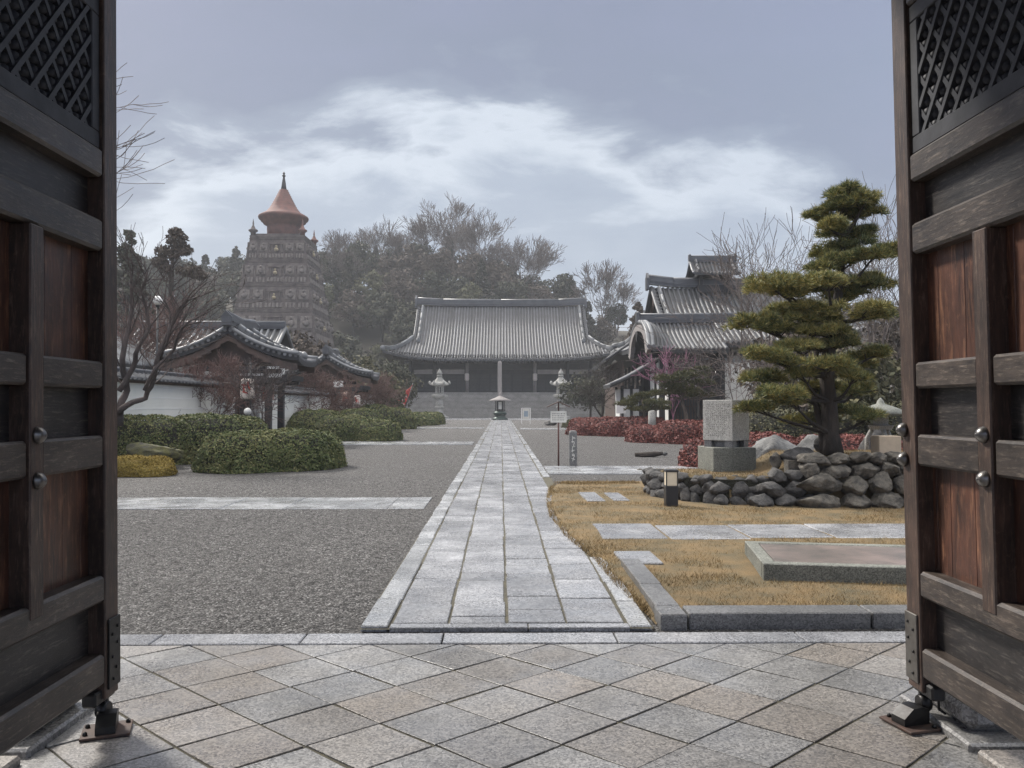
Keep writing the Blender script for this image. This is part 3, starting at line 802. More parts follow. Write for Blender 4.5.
# ------------------------------------------------------------------ gate doors (local: Y=0 at hinge, Y=2 at free edge; face at x=0 looking +x)
def lattice_mb(y0, y1, z0, z1, xc, th):
    mb = MB(); s = .135; w = .024
    cy_, cz_ = (y0 + y1) / 2, (z0 + z1) / 2; n = 22
    for sg in (-1, 1):
        for k in range(-n, n + 1):
            # line: z - cz = sg*1.25*(y-cy) + k*s*1.25
            pts = []
            for (yy) in (y0, y1):
                z = cz_ + sg * 1.25 * (yy - cy_) + k * s * 1.25; pts.append((yy, z))
            (ya, za), (yb, zb) = pts
            def cut(a, b, zlim, hi):
                (y_a, z_a), (y_b, z_b) = a, b
                if (z_a > zlim) == (z_b > zlim): return (a, b) if (z_a <= zlim) == hi else None
                t = (zlim - z_a) / (z_b - z_a); p = (y_a + (y_b - y_a) * t, zlim)
                return ((a, p) if (z_a <= zlim) == hi else (p, b))
            r = cut((ya, za), (yb, zb), z1, True)
            if r: r = cut(r[0], r[1], z0, False)
            if not r: continue
            a, b = r; d = Vector((0, b[0] - a[0], b[1] - a[1]))
            if d.length < .03: continue
            M = Matrix((Vector((1, 0, 0)), d.normalized(), Vector((1, 0, 0)).cross(d.normalized()))).transposed()
            mb.box((xc + .004 * sg, (a[0] + b[0]) / 2, (a[1] + b[1]) / 2), (th, d.length, w), M)
    # carved leaf blocks in the openings (two petals in each diamond, a small gap between them)
    for i in range(-16, 17):
        for j in range(-16, 17):
            yy = cy_ + (i - j) * s / 2; zz = cz_ + (i + j + 1) * s * 1.25 / 2
            if not (y0 + .02 < yy < y1 - .02 and z0 + .03 < zz < z1 - .03): continue
            for sgn in (-1, 1):
                for sg2 in (-1, 1):
                    c = Vector((xc, yy + sgn * .027, zz + sg2 * .026))
                    mb.rock(c, (th * .9, .046, .066), 3 + sgn + 2 * sg2, 1, .1)
    return mb
def gate_leaf(name, label, X, Yfree, side):
    """side=+1: left leaf, face looks +x ; side=-1: right leaf, face looks -x"""
    W = 2.02
    t = thing(name, label, 'gate door', (X, Yfree - W, 0))
    t.rotation_euler = (0, R(-.9) if side > 0 else R(-.75), 0)
    s = side
    zb, zt = .17, 3.78
    rails = [('A', .245, .395), ('B', .645, .775), ('C', 1.30, 1.455), ('D', 1.685, 1.815), ('E', 2.36, 2.515), ('F', 2.725, 2.865), ('T', 3.62, 3.78)]
    def bx(y0, y1, z0, z1, x0, x1, ch=.006):
        m_ = MB(); m_.box((s * (x0 + x1) / 2, (y0 + y1) / 2, (z0 + z1) / 2), (abs(x1 - x0), y1 - y0, z1 - z0), ch=ch); return m_
    # free stile, hinge stile
    bx(W - .135, W, zb, zt, -.11, 0).build('stile', m_stile, t); bx(0, .135, zb, zt, -.11, 0).build('stile', m_stile, t)
    mids = [W - .135 - .53 - .10 - (.53 + .1) * k for k in range(2)]
    edges = [.135] + sorted(mids) 
    segs = [(.135, mids[1]), (mids[1] + .10, mids[0]), (mids[0] + .10, W - .135)]
    for m0 in mids: bx(m0, m0 + .10, .715, 2.36, -.10, .006).build('stile', m_stile, t)
    for nm, z0, z1 in rails:
        if nm in 'CD':
            for (a, b) in segs: bx(a + .002, b - .002, z0, z1, -.10, -.004, .012).build('rail', m_rail, t)
        else: bx(.137, W - .137, z0, z1, -.104, .002 if nm in 'AB' else -.003, .014).build('rail', m_rail, t)
    # panels set back from the rails
    def panel(y0, y1, z0, z1, mat, vert):
        m_ = MB(); y = y0
        if vert:
            while y < y1 - .02:
                w = min(rnd.uniform(.12, .24), y1 - y); m_.box((s * -.094, y + w / 2, (z0 + z1) / 2), (.024, w - .002, z1 - z0), ch=.002); y += w
        else:
            z = z0
            while z < z1 - .02:
                h = min(.30, z1 - z); m_.box((s * -.094, (y0 + y1) / 2, z + h / 2), (.024, y1 - y0, h - .002), ch=.002); z += h
        m_.build('panel', mat, t)
    panel(.13, W - .13, .39, .65, m_panelh, False)
    for (a, b) in segs:
        panel(a - .01, b + .01, .77, 1.305, m_panelv, True); panel(a - .01, b + .01, 1.45, 1.69, m_panelh, False); panel(a - .01, b + .01, 1.81, 2.365, m_panelv, True)
    panel(.13, W - .13, 2.51, 2.73, m_panelh, False)
    # lattice and its frame
    f = MB(); fy0, fy1, fz0, fz1 = .137, W - .137, 2.867, 3.618
    for (y0, y1, z0, z1) in ((fy0, fy1, fz0, fz0 + .085), (fy0, fy1, fz1 - .085, fz1), (fy0, fy0 + .075, fz0 + .085, fz1 - .085), (fy1 - .075, fy1, fz0 + .085, fz1 - .085)):
        f.box((s * -.055, (y0 + y1) / 2, (z0 + z1) / 2), (.07, y1 - y0, z1 - z0), ch=.005)
    f.build('lattice_frame', m_latt, t)
    lattice_mb(fy0 + .072, fy1 - .072, fz0 + .08, fz1 - .08, s * -.060, .066).build('lattice', m_latt, t)
    # studs
    def stud(y, z):
        m_ = MB(); r = .035
        m_.tube([(s * (.004 + x), y, z) for x in (0, .012, .022, .031, .038)], [r * 1.08, r, r * .85, r * .58, r * .2], 14)
        m_.tube([(s * .03, y, z), (s * .045, y, z)], [.011, .006], 8); m_.build('stud', m_stud, t)
    for m0 in mids:
        for z in (1.475, 1.285): stud(m0 + .05, z)
    if side < 0:
        for z in (1.475, 1.325): stud(W - .03, z)
    # iron corner plate, wheel
    m_ = MB(); m_.box((s * .004, W - .055, .38), (.012, .115, .34), ch=.003)
    m_.box((s * -.05, W + .004, .38), (.11, .012, .34), ch=.003)
    pl = m_.build('iron_plate', m_ironpl if side < 0 else m_iron, t)
    m_ = MB()
    for (y, z) in ((-.03, .50), (-.08, .47), (-.03, .42), (-.08, .36), (-.04, .30), (-.07, .25)): m_.lathe([(.010, 0), (.008, .006), (.003, .009)], 8)
    m_ = MB()
    for (y, z) in ((-.03, .50), (-.08, .47), (-.03, .42), (-.08, .36), (-.04, .30), (-.07, .25)): m_.tube([(s * .009, W + y, z), (s * .017, W + y, z)], [.009, .006], 8)
    m_.build('nail', m_iron, pl)
    m_ = MB(); m_.box((s * -.05, W - .10, .185), (.07, .2, .07), ch=.01); m_.box((s * -.05, W - .055, .125), (.05, .03, .12), ch=.008)
    ax = m_.build('wheel_bracket', m_iron, t)
    m_ = MB(); m_.tube([(s * -.075, W - .055, .095), (s * -.06, W - .055, .095), (s * -.035, W - .055, .095), (s * -.02, W - .055, .095)], [.036, .044, .044, .036], 16); m_.build('wheel', m_iron, ax)
    if side < 0:
        m_ = MB(); m_.tube([(.10, W - .1, .2), (.10, W - .1, .075), (.11, W - .14, .07)], .006, 6); m_.build('hook', m_iron, t)
    return t
gate_leaf('gate_door', 'dark wooden left gate leaf with lattice top and dark panels', -1.92, 4.09, 1)
gate_leaf('gate_door', 'dark wooden right gate leaf with red-brown panels and rows of iron studs', 2.095, 4.12, -1)
def floor_stop(x, y, rz, lb):
    t = thing('door_stop', lb, 'door stop', (x, y, .002), rz)
    mb = MB(); mb.box((0, 0, .008), (.22, .19, .012), ch=.002); pl = mb.build('plate', m_rust, t)
    mb = MB(); mb.extr([(-.075, .014), (.075, .014), (.075, .085), (.03, .10), (-.02, .095), (-.075, .05)], 'x', -.045, .045); mb.build('stop_block', m_iron, t)
    mb = MB()
    for (a, b) in ((-.09, -.05), (-.09, .05), (.09, .06)):
        mb = MB(); mb.lathe([(.012, 0), (.010, .012), (.003, .018)], 8, (a, b, .014)); mb.build('bolt', m_iron, pl)
floor_stop(-1.93, 3.99, R(20), 'rusty iron floor stop under the left gate leaf')
floor_stop(2.05, 4.02, R(-75), 'rusty iron floor stop under the right gate leaf')
for sx, nm in ((-1, 'left'), (1, 'right')):
    x = 2.16 if sx > 0 else 2.14
    mb = MB(); mb.box((sx * (x + .62), 4.03, .01), (1.24, .66, .06), ch=.012)
    mb.box((sx * (x + .62), 2.55, .01), (1.24, 2.2, .06), ch=.012)
    tag(mb.build('foundation_slab', m_pave), 'flat foundation slab under the %s gate leaf' % nm, 'stone slab', 'foundation slabs of the gate')
    mb = MB(); mb.box((sx * (x + .36), 4.06, .115), (.62, .52, .15), ch=.05)
    tag(mb.build('footing_stone', m_base if sx < 0 else m_pave), 'rounded footing stone behind the foot of the %s gate leaf' % nm, 'footing stone', 'footing stones of the gate')
# the gate house itself, just outside the frame: posts, lintel and roof that shade the doors
t = thing('gatehouse', 'timber gatehouse with a tiled roof over the two door leaves', 'gatehouse', (0, 2.0, 0))
for sx in (-1, 1):
    mb = MB(); mb.tube([(sx * 2.32, 0, 0), (sx * 2.32, 0, 4.3)], .20, 20); mb.build('pillar', m_gatewood, t)
    mb = MB(); mb.tube([(sx * 3.3, 2.0, 0), (sx * 3.3, 2.0, 4.3)], .15, 16); mb.build('pillar', m_gatewood, t)
mb = MB(); mb.box((0, 0, 4.2), (7.6, .3, .42), ch=.02)
for y in (-2, 2.0): mb.box((0, y, 4.42), (7.6, .24, .26), ch=.02)
mb.build('beam', m_gatewood, t)
mb = MB(); mb.extr([(-3.4, 4.5), (0, 6.2), (2.9, 4.75), (2.9, 4.9), (0, 6.4), (-3.4, 4.65)], 'x', -4.4, 4.4); mb.build('roof', m_tiled, t)
# ------------------------------------------------------------------ tiled roofs
def slope(mb, P, us, vmin=lambda u: 0.0, nv=8, r=.11, thick=.12, rib_mat=0, pan_mat=1, disc=True, us_grid=None, both=True):
    """P(u,v): point on the roof; ribs at each u in us running v=vmin..1, sheet over us_grid"""
    g = us_grid or us
    def nrm(u, v):
        e = 1e-3; a = P(u + e, v) - P(u - e, v); b = P(u, v + e) - P(u, v - e); n = a.cross(b)
        n = n.normalized() if n.length > 1e-12 else Vector((0, 0, 1))
        return n if n.z > 0 else -n
    mb.m = pan_mat; o = len(mb.v)
    for u in g:
        v0 = vmin(u)
        for j in range(nv + 1): mb.v.append(tuple(P(u, v0 + (1 - v0) * j / nv)))
    k = len(g)
    for u in g:
        v0 = vmin(u)
        for j in range(nv + 1): p = P(u, v0 + (1 - v0) * j / nv); mb.v.append((p.x, p.y, p.z - thick))
    W = nv + 1
    for i in range(k - 1):
        for j in range(nv):
            a = o + i * W + j; mb.face([a, a + 1, a + 1 + W, a + W])
            b = a + k * W; mb.face([b, b + W, b + 1 + W, b + 1])
        a = o + i * W + nv; b = a + k * W; mb.face([a, b, b + W, a + W])
    for i in (0, k - 1):
        for j in range(nv): a = o + i * W + j; b = a + k * W; mb.face([a, b, b + 1, a + 1])
    mb.m = rib_mat; old = mb.smooth; mb.smooth = True
    for u in us:
        v0 = vmin(u)
        if v0 > .97: continue
        q = len(mb.v); n_ = max(2, int(nv * (1 - v0) + 1))
        for j in range(n_ + 1):
            v = v0 + (1 - v0) * j / n_; p = P(u, v); n = nrm(u, min(v, .995))
            t = (P(min(u + 1e-3, 1.01), v) - P(u - 1e-3, v)); t = t.normalized() if t.length > 1e-9 else Vector((1, 0, 0))
            for (a, h) in ((-1, 0), (-.72, .72), (0, 1.02), (.72, .72), (1, 0)): mb.v.append(tuple(p + t * (a * r) + n * (h * r)))
        for j in range(n_):
            for c in range(4): a = q + j * 5 + c; mb.face([a, a + 1, a + 6, a + 5])
        mb.smooth = False; a = q + n_ * 5; mb.face([a, a + 1, a + 2, a + 3, a + 4]); mb.smooth = True
    mb.smooth = old
def lin(a, b, n): return [a + (b - a) * i / (n - 1) for i in range(n)]
def ridge_tube(mb, pts, w, h):
    """ridge as a box-section swept along pts, with a round cap tile on top"""
    for a, b in zip(pts, pts[1:]):
        a, b = Vector(a), Vector(b); d = b - a; L = d.length; d.normalize()
        side = d.cross(Vector((0, 0, 1))).normalized(); up = side.cross(d)
        M = Matrix((d, side, up)).transposed()
        mb.box((a + b) / 2 + up * h / 2, (L + .02, w, h), M)
        mb.box((a + b) / 2 + up * (h * .45), (L + .015, w * 1.22, h * .12), M)
        mb.tube([a + up * (h + w * .12), b + up * (h + w * .12)], w * .36, 8)
def irimoya(root, Lr, Le, D, zr, f, ds, up, nrib, r, rw, mats=None, gable=True):
    """ridge along x (half length Lr), eave half length Le, half depth D; f(d) height; ds: where the gable foot sits"""
    mats = mats or [m_tile, m_pan]
    def S(x, d):
        k = max(0, (abs(x) - Lr * .35) / (Le - Lr * .35)); return f(d) + up * (k ** 3) * max(0, d / D) ** 2.2
    mb = MB(); us = [(i + .5) / nrib for i in range(nrib)]; grid = lin(0, 1, nrib // 2 + 1)
    def vm(u):
        x = abs((u * 2 - 1) * Le)
        return 0 if x <= Lr else (ds + (x - Lr) * (D - ds) / (Le - Lr)) / D
    for sy in (-1, 1):
        P = lambda u, v, sy=sy: Vector(((u * 2 - 1) * Le, sy * v * D, S((u * 2 - 1) * Le, v * D)))
        kk = Lr / Le
        g2 = sorted(set(grid + [(1 - kk) / 2, (1 + kk) / 2, (1 - kk) / 2 - 1e-4, (1 + kk) / 2 + 1e-4]))
        slope(mb, P, us, vm, 10, r, .25, us_grid=g2)
    nr2 = int(nrib * D / Le)
    for sx in (-1, 1):
        def P(u, v, sx=sx):
            y = (u * 2 - 1) * D; d = ds + v * (D - ds); x = Lr + v * (Le - Lr)
            k = max(0, (x - Lr * .35) / (Le - Lr * .35)) ** 3 
            return Vector((sx * x, y, f(max(d, abs(y) if abs(y) > d else d)) + up * k * (abs(y) / D) ** 2.2 * (1)))
        def vm2(u):
            y = abs((u * 2 - 1) * D); return 0 if y <= ds else (y - ds) / (D - ds)
        slope(mb, P, [(i + .5) / nr2 for i in range(nr2)], vm2, 5, r, .25)
    roof = mb.build('roof', mats, root)
    mb = MB()
    mb.m = 0
    ridge_tube(mb, [(-Lr - .25, 0, zr + .28 + .0), (-Lr * .7, 0, zr + .06), (0, 0, zr), (Lr * .7, 0, zr + .06), (Lr + .25, 0, zr + .28)], rw, rw * 1.25)
    for sx in (-1, 1):
        mb.box((sx * (Lr + .3), 0, zr + rw * .75), (rw * .5, rw * 1.5, rw * 2.2), ch=.05)
        mb.extr([(-rw * .8, zr + rw * 1.6), (0, zr + rw * 2.6), (rw * .8, zr + rw * 1.6)], 'x', sx * (Lr + .3) - rw * .2, sx * (Lr + .3) + rw * .2)
    mb.build('ridge', m_ridge, roof)
    for sx in (-1, 1):
        for sy in (-1, 1):
            # descending ridge a little inside the gable edge, then the corner ridge
            mb = MB(); x = sx * (Lr - rw * 1.1)
            pts = [Vector((x - sx * .0, sy * d, S(x, d) + .03)) for d in lin(.2, ds + (D - ds) * .12, 6)]
            ridge_tube(mb, pts, rw * .55, rw * .6); e = pts[-1]; mb.rock((e.x, e.y, e.z + rw * .3), (rw, rw, rw * 1.3), 3, 2, .2)
            mb.build('descending_ridge', m_tilel, roof)
            mb = MB()
            pts = []
            for v in lin(0, 1, 6):
                d = ds + v * (D - ds); X = Lr + v * (Le - Lr); pts.append(Vector((sx * X, sy * d, S(X, d) + .04 + .12 * v ** 3)))
            ridge_tube(mb, pts, rw * .55, rw * .6); e = pts[-1]; mb.rock((e.x, e.y, e.z + rw * .3), (rw, rw, rw * 1.3), 5, 2, .2)
            mb.build('corner_ridge', m_tilel, roof)
            # rounded verge tiles along the gable
            mb = MB(); pts = [Vector((sx * (Lr + .02), sy * d, S(Lr, d) + .05)) for d in lin(0, ds, 7)]
            mb.tube(pts, r * 1.3, 8)
            n = int(ds / .35)
            for k in range(n):
                d = ds * (k + .5) / n; mb.tube([(sx * (Lr - .35), sy * d, S(Lr, d) + .07), (sx * (Lr + .12), sy * d, S(Lr, d) + .03)], r, 8)
            mb.build('verge_tile', m_tiled, roof)
        if gable:
            mb = MB(); pr = [(d, f(abs(d)) - .15) for d in lin(-ds, ds, 13)]
            mb.extr(pr, 'x', sx * (Lr - .55), sx * (Lr - .45)); mb.build('gable_board', m_dtimber, roof)
            mb = MB()
            for sy in (-1, 1):
                pts = lin(.0, ds * .98, 8)
                for a, b in zip(pts, pts[1:]):
                    mb.extr([(sy * a, f(a) - .55), (sy * a, f(a) - .16), (sy * b, f(b) - .16), (sy * b, f(b) - .55)][::sy], 'x', sx * (Lr - .3), sx * (Lr - .18))
            mb.extr([(-.3, f(0) - .7), (0, f(0) - 1.5), (.3, f(0) - .7)], 'x', sx * (Lr - .17), sx * (Lr - .1))
            mb.build('barge_board', m_btimber, roof)
    return roof, S

# ------------------------------------------------------------------ main hall
HY = 116.0
t = thing('temple_hall', 'large temple hall with a wide sweeping grey tiled roof above long steps', 'temple hall', (0, HY, 0))
zr = 16.0
f_h = lambda d: zr - 1.067 * d + .0306 * d * d
roof, S = irimoya(t, 12.0, 15.4, 12.0, zr, f_h, 6.0, 1.15, 74, .11, .62)
# rafters under the eave
mb = MB()
for i in range(90):
    x = -14.2 + 28.4 * i / 89
    mb.box((x, -10.6, S(x, 10.6) - .42), (.11, 2.5, .13), Matrix.Rotation(-.33, 3, 'X'))
    mb.box((x, -9.6, S(x, 9.6) - .72), (.12, 2.6, .14), Matrix.Rotation(-.33, 3, 'X'))
mb.build('rafter', m_dtimber, roof)['kind'] = 'stuff'
FZ = 3.35
mb = MB(); mb.box((0, -.3, FZ / 2), (25.4, 19.4, FZ - .02)); mb.build('podium', m_steps, t)
mb = MB()
n = 18
for k in range(n):
    z1 = FZ * (k + 1) / n - .012; y1 = -10.0; y0 = -16.2 + 6.2 * k / n
    mb.box((0, (y0 + y1) / 2, z1 - FZ / n / 2 + .002), (24.6, y1 - y0, FZ / n - .003), ch=.015)
mb.build('steps', m_steps, t)
WY = -7.2
colx = [-12, -9.4, -4.6, 4.6, 9.4, 12]
for x in (-12.1, -8.9, -4.55, 4.55, 8.9, 12.1):
    mb = MB(); mb.tube([(x, -8.6, FZ), (x, -8.6, FZ + 4.3)], .24, 14); mb.build('column', m_dtimber if abs(x) > 5 else m_greywood, t)
mb = MB()
mb.box((0, WY, FZ + 2.1), (24, .2, 4.3)); mb.box((-11.9, 0, FZ + 2.4), (.2, 14.2, 4.8)); mb.box((11.9, 0, FZ + 2.4), (.2, 14.2, 4.8)); mb.box((0, 7, FZ + 2.4), (24, .2, 4.8))
mb.build('wall', m_dtimber, t)
mb = MB(); mb.box((0, -8.6, FZ + 4.05), (26, .3, .34)); mb.box((0, -8.6, FZ + 3.2), (26, .18, .24)); mb.box((0, WY - .13, FZ + 2.62), (24, .08, .22)); mb.box((0, WY - .13, FZ + .12), (24, .08, .24)); mb.build('beam', m_dtimber, t)
mb = MB()
for x in lin(-12.1, 12.1, 13):
    mb = MB(); mb.box((x, -8.9, FZ + 4.35), (.9, .3, .18), ch=.03); mb.box((x, -9.0, FZ + 4.6), (1.3, .3, .16), ch=.03); mb.box((x, -9.2, FZ + 4.42), (.2, 1.1, .2), ch=.03)
    mb.build('bracket', m_dtimber, t)
# faded boards, lattice shutters
for i, (x0, x1) in enumerate(((-11.7, -9.2), (-8.7, -4.9), (4.9, 8.7), (9.2, 11.7))):
    mb = MB(); mb.box(((x0 + x1) / 2, -8.42, FZ + 2.78), (x1 - x0, .05, .62)); mb.build('upper_board', m_hallpan, t)
for x0, x1, n_ in ((-11.8, -9.1, 2), (-8.7, -4.8, 3), (-4.3, -1.6, 2), (-1.4, 1.4, 2), (1.6, 4.3, 2), (4.8, 8.7, 3), (9.1, 11.8, 2)):
    for k in range(n_):
        a = x0 + (x1 - x0) * k / n_; b = x0 + (x1 - x0) * (k + 1) / n_
        mb = MB(); mb.box(((a + b) / 2, WY - .125, FZ + 1.35), (b - a - .12, .05, 2.2)); sh = mb.build('shutter', m_halldoor, t)
        mb = MB()
        for q_ in range(9): mb.box((a + .06 + (b - a - .12) * (q_ + .5) / 9, WY - .165, FZ + 1.45), (.035, .03, 1.9))
        for q_ in range(5): mb.box(((a + b) / 2, WY - .168, FZ + .6 + 1.75 * q_ / 4), (b - a - .14, .03, .04))
        mb.build('lattice', m_dtimber, sh)
for x in (-4.55, 4.55):
    p = MB(); p.tube([(x, -9.1, FZ + 1.55), (x, -9.1, FZ + 1.68), (x, -9.1, FZ + 2.45), (x, -9.1, FZ + 2.55)], [.2, .3, .3, .18], 12); p.tube([(x, -9.1, FZ + 2.5), (x, -9.1, FZ + 4.2)], .02, 5)
    tag(p.build('hanging_lantern', m_paper, loc=(0, HY, 0)), 'pale hanging lantern on the %s grey column under the hall eave' % ('left' if x < 0 else 'right'), 'lantern', 'hanging lanterns under the hall eave')
# memorial post, bronze lantern, stone lanterns
t = thing('memorial_post', 'tall silver grey wooden memorial post standing before the hall steps', 'memorial post', (-.15, 95, 0))
mb = MB(); mb.box((0, 0, .25), (1.1, 1.1, .5), ch=.04); mb.build('base', m_steps, t)
mb = MB(); mb.box((0, 0, 3.5), (.50, .50, 6.1)); mb.prism([(-.25, -.25), (.25, -.25), (.25, .25), (-.25, .25)], 6.5501, 6.9, .3); mb.build('post', m_greywood, t)
t = thing('bronze_lantern', 'dark green bronze lantern with a wide pale roof at the path end', 'lantern', (-.1, 88, 0))
mb = MB(); mb.lathe([(.85, 0), (.85, .2), (.62, .28), (.55, .5), (.72, .62), (.78, .75), (.62, .9), (.5, 1.0)], 16); mb.build('base', m_bronze, t)
mb = MB(); mb.tube([(0, 0, 1.0), (0, 0, 2.15)], .44, 6, smooth=False)
for k in range(6):
    a = k * math.pi / 3; mb.tube([(.5 * math.cos(a), .5 * math.sin(a), 1.0), (.5 * math.cos(a), .5 * math.sin(a), 2.15)], .05, 6)
fb = mb.build('firebox', m_black, t)
mb = MB(); mb.box((0, -.43, 1.6), (.36, .04, .8)); mb.build('window', m_signboard, fb)
mb = MB(); mb.lathe([(1.2, 2.12), (1.18, 2.2), (.6, 2.42), (.2, 2.62), (.1, 2.7), (.14, 2.8), (.08, 2.95), (.01, 3.05)], 6); mb.build('roof', m_greywood, t)
def stone_lantern(x, y, h, lb):
    t = thing('stone_lantern', lb, 'stone lantern', (x, y, 0), group='tall stone lanterns before the hall steps')
    k = h / 5.4
    def lt(name, prof, n=8, rot=0):
        m_ = MB(); m_.lathe([(r * k, z * k) for r, z in prof], n, smooth=False, rot=rot); return m_.build(name, m_lant, t)
    lt('base', [(1.0, 0), (1.0, .22), (.7, .3), (.62, .5)], 8)
    lt('shaft', [(.44, .5), (.40, 1.1), (.50, 1.15), (.50, 1.3), (.40, 1.35), (.42, 2.1)], 12)
    lt('platform', [(.45, 2.1), (.85, 2.35), (.88, 2.55), (.6, 2.6)], 6)
    fb = lt('firebox', [(.52, 2.6), (.52, 3.55)], 6, R(30))
    m_ = MB()
    for sx in (-1, 1): m_.box((sx * .0, -.455 * k * 1.0, 3.08 * k), (.34 * k, .04, .6 * k))
    m_.build('window', m_dtimber, fb)
    rf = lt('roof', [(.62, 3.5), (1.02, 3.62), (.98, 3.78), (.62, 4.0), (.36, 4.3), (.26, 4.45)], 6)
    m_ = MB()
    for q_ in range(6):
        a = q_ * math.pi / 3; m_.rock((1.05 * k * math.cos(a), 1.05 * k * math.sin(a), 3.86 * k), (.3 * k, .3 * k, .42 * k), q_, 2, .2)
    m_.build('scroll', m_lant, rf)
    lt('finial', [(.26, 4.45), (.32, 4.6), (.22, 4.68), (.30, 4.85), (.22, 5.05), (.06, 5.3), (.01, 5.42)], 10)
p = at(439.5, 418.4, 97); stone_lantern(p.x, 97, 6.1, 'tall stone lantern on the left, before the hall steps')
p = at(561, 418.4, 97); stone_lantern(p.x, 97, 6.1, 'tall stone lantern on the right, behind the small notice board')
# red banner
p0, p1 = at(401, 416, 78), at(413, 384, 78)
t = thing('red_banner', 'tall red banner with pale marks leaning by the left end of the steps', 'banner', (p0.x, 78, 0))
d = p1 - p0
mb = MB(); mb.tube([(0, 0, p0.z - .6), (d.x, 0, p1.z + .1)], .03, 6); mb.build('pole', m_black, t)
mb = MB(); vs = []; n = 12
for j in range(n + 1):
    k = j / n; w = .15 + .95 * math.sin(math.pi * min(1, k * .9 + .1)) ** .8
    for i in range(4): vs.append((d.x * k - w * i / 3, .08 * math.sin(i * 1.7 + j * .8), p0.z + (p1.z - p0.z) * k - .25 * i / 3))
mb.smooth = True
mb.add(vs, [[j * 4 + i, j * 4 + i + 1, j * 4 + 5 + i, j * 4 + 4 + i] for j in range(n) for i in range(3)])
mb.add([(x, y + .012, z) for x, y, z in vs], [[j * 4 + 4 + i, j * 4 + 5 + i, j * 4 + i + 1, j * 4 + i] for j in range(n) for i in range(3)])
fl = mb.build('cloth', m_red, t)
mb = MB(); q = random.Random(3)
for k in (.25, .38, .5, .62):
    for j in range(3): mb.box((d.x * k - .32 + q.uniform(-.12, .12), -.13, p0.z + (p1.z - p0.z) * k + q.uniform(-.12, .1)), (.28, .02, .07), Matrix.Rotation(q.uniform(-.8, .8), 3, 'Y'))
mb.build('lettering', m_white, fl)

# ------------------------------------------------------------------ white wall along the left, its two gates
def wall_piece(y0, y1, lb, up=0.0, x=-11.0):
    t = thing('plaster_wall', lb, 'wall', (x, (y0 + y1) / 2, up), group='pieces of the white wall on the left')
    h = (y1 - y0) / 2
    mb = MB(); mb.box((0, 0, .9), (.5, 2 * h, 2.32)); w = mb.build('body', m_wallp, t)
    mb = MB()
    for z in (.62, .96, 1.30, 1.64, 1.98): mb.box((.252, 0, z), (.01, 2 * h - .01, .035))
    mb.build('stripe', m_wline, w)
    mb = MB()
    mb.box((0, 0, 2.10), (.62, 2 * h, .08)); mb.build('cornice', m_btimber, t)
    mb = MB(); n = int(2 * h / .30); us = [(i + .5) / n for i in range(n)]
    for sx in (-1, 1):
        P = lambda u, v, sx=sx: Vector((sx * (.06 + .42 * v), (u * 2 - 1) * h, 2.36 - .20 * v))
        slope(mb, P, us, lambda u: 0, 2, .05, .03, us_grid=[0, 1])
    rf = mb.build('roof', [m_tiled, m_pan], t)
    mb = MB(); ridge_tube(mb, [(0, -h, 2.35), (0, h, 2.35)], .18, .08); mb.build('ridge', m_tiled, rf)
wall_piece(15, 32.5, 'nearest long piece of the white striped wall under a tiled cap', .20)
wall_piece(35.8, 50.6, 'middle piece of the white striped wall between the two roofed gates', .08)
wall_piece(53.9, 68, 'farthest piece of the white striped wall beyond the second gate')
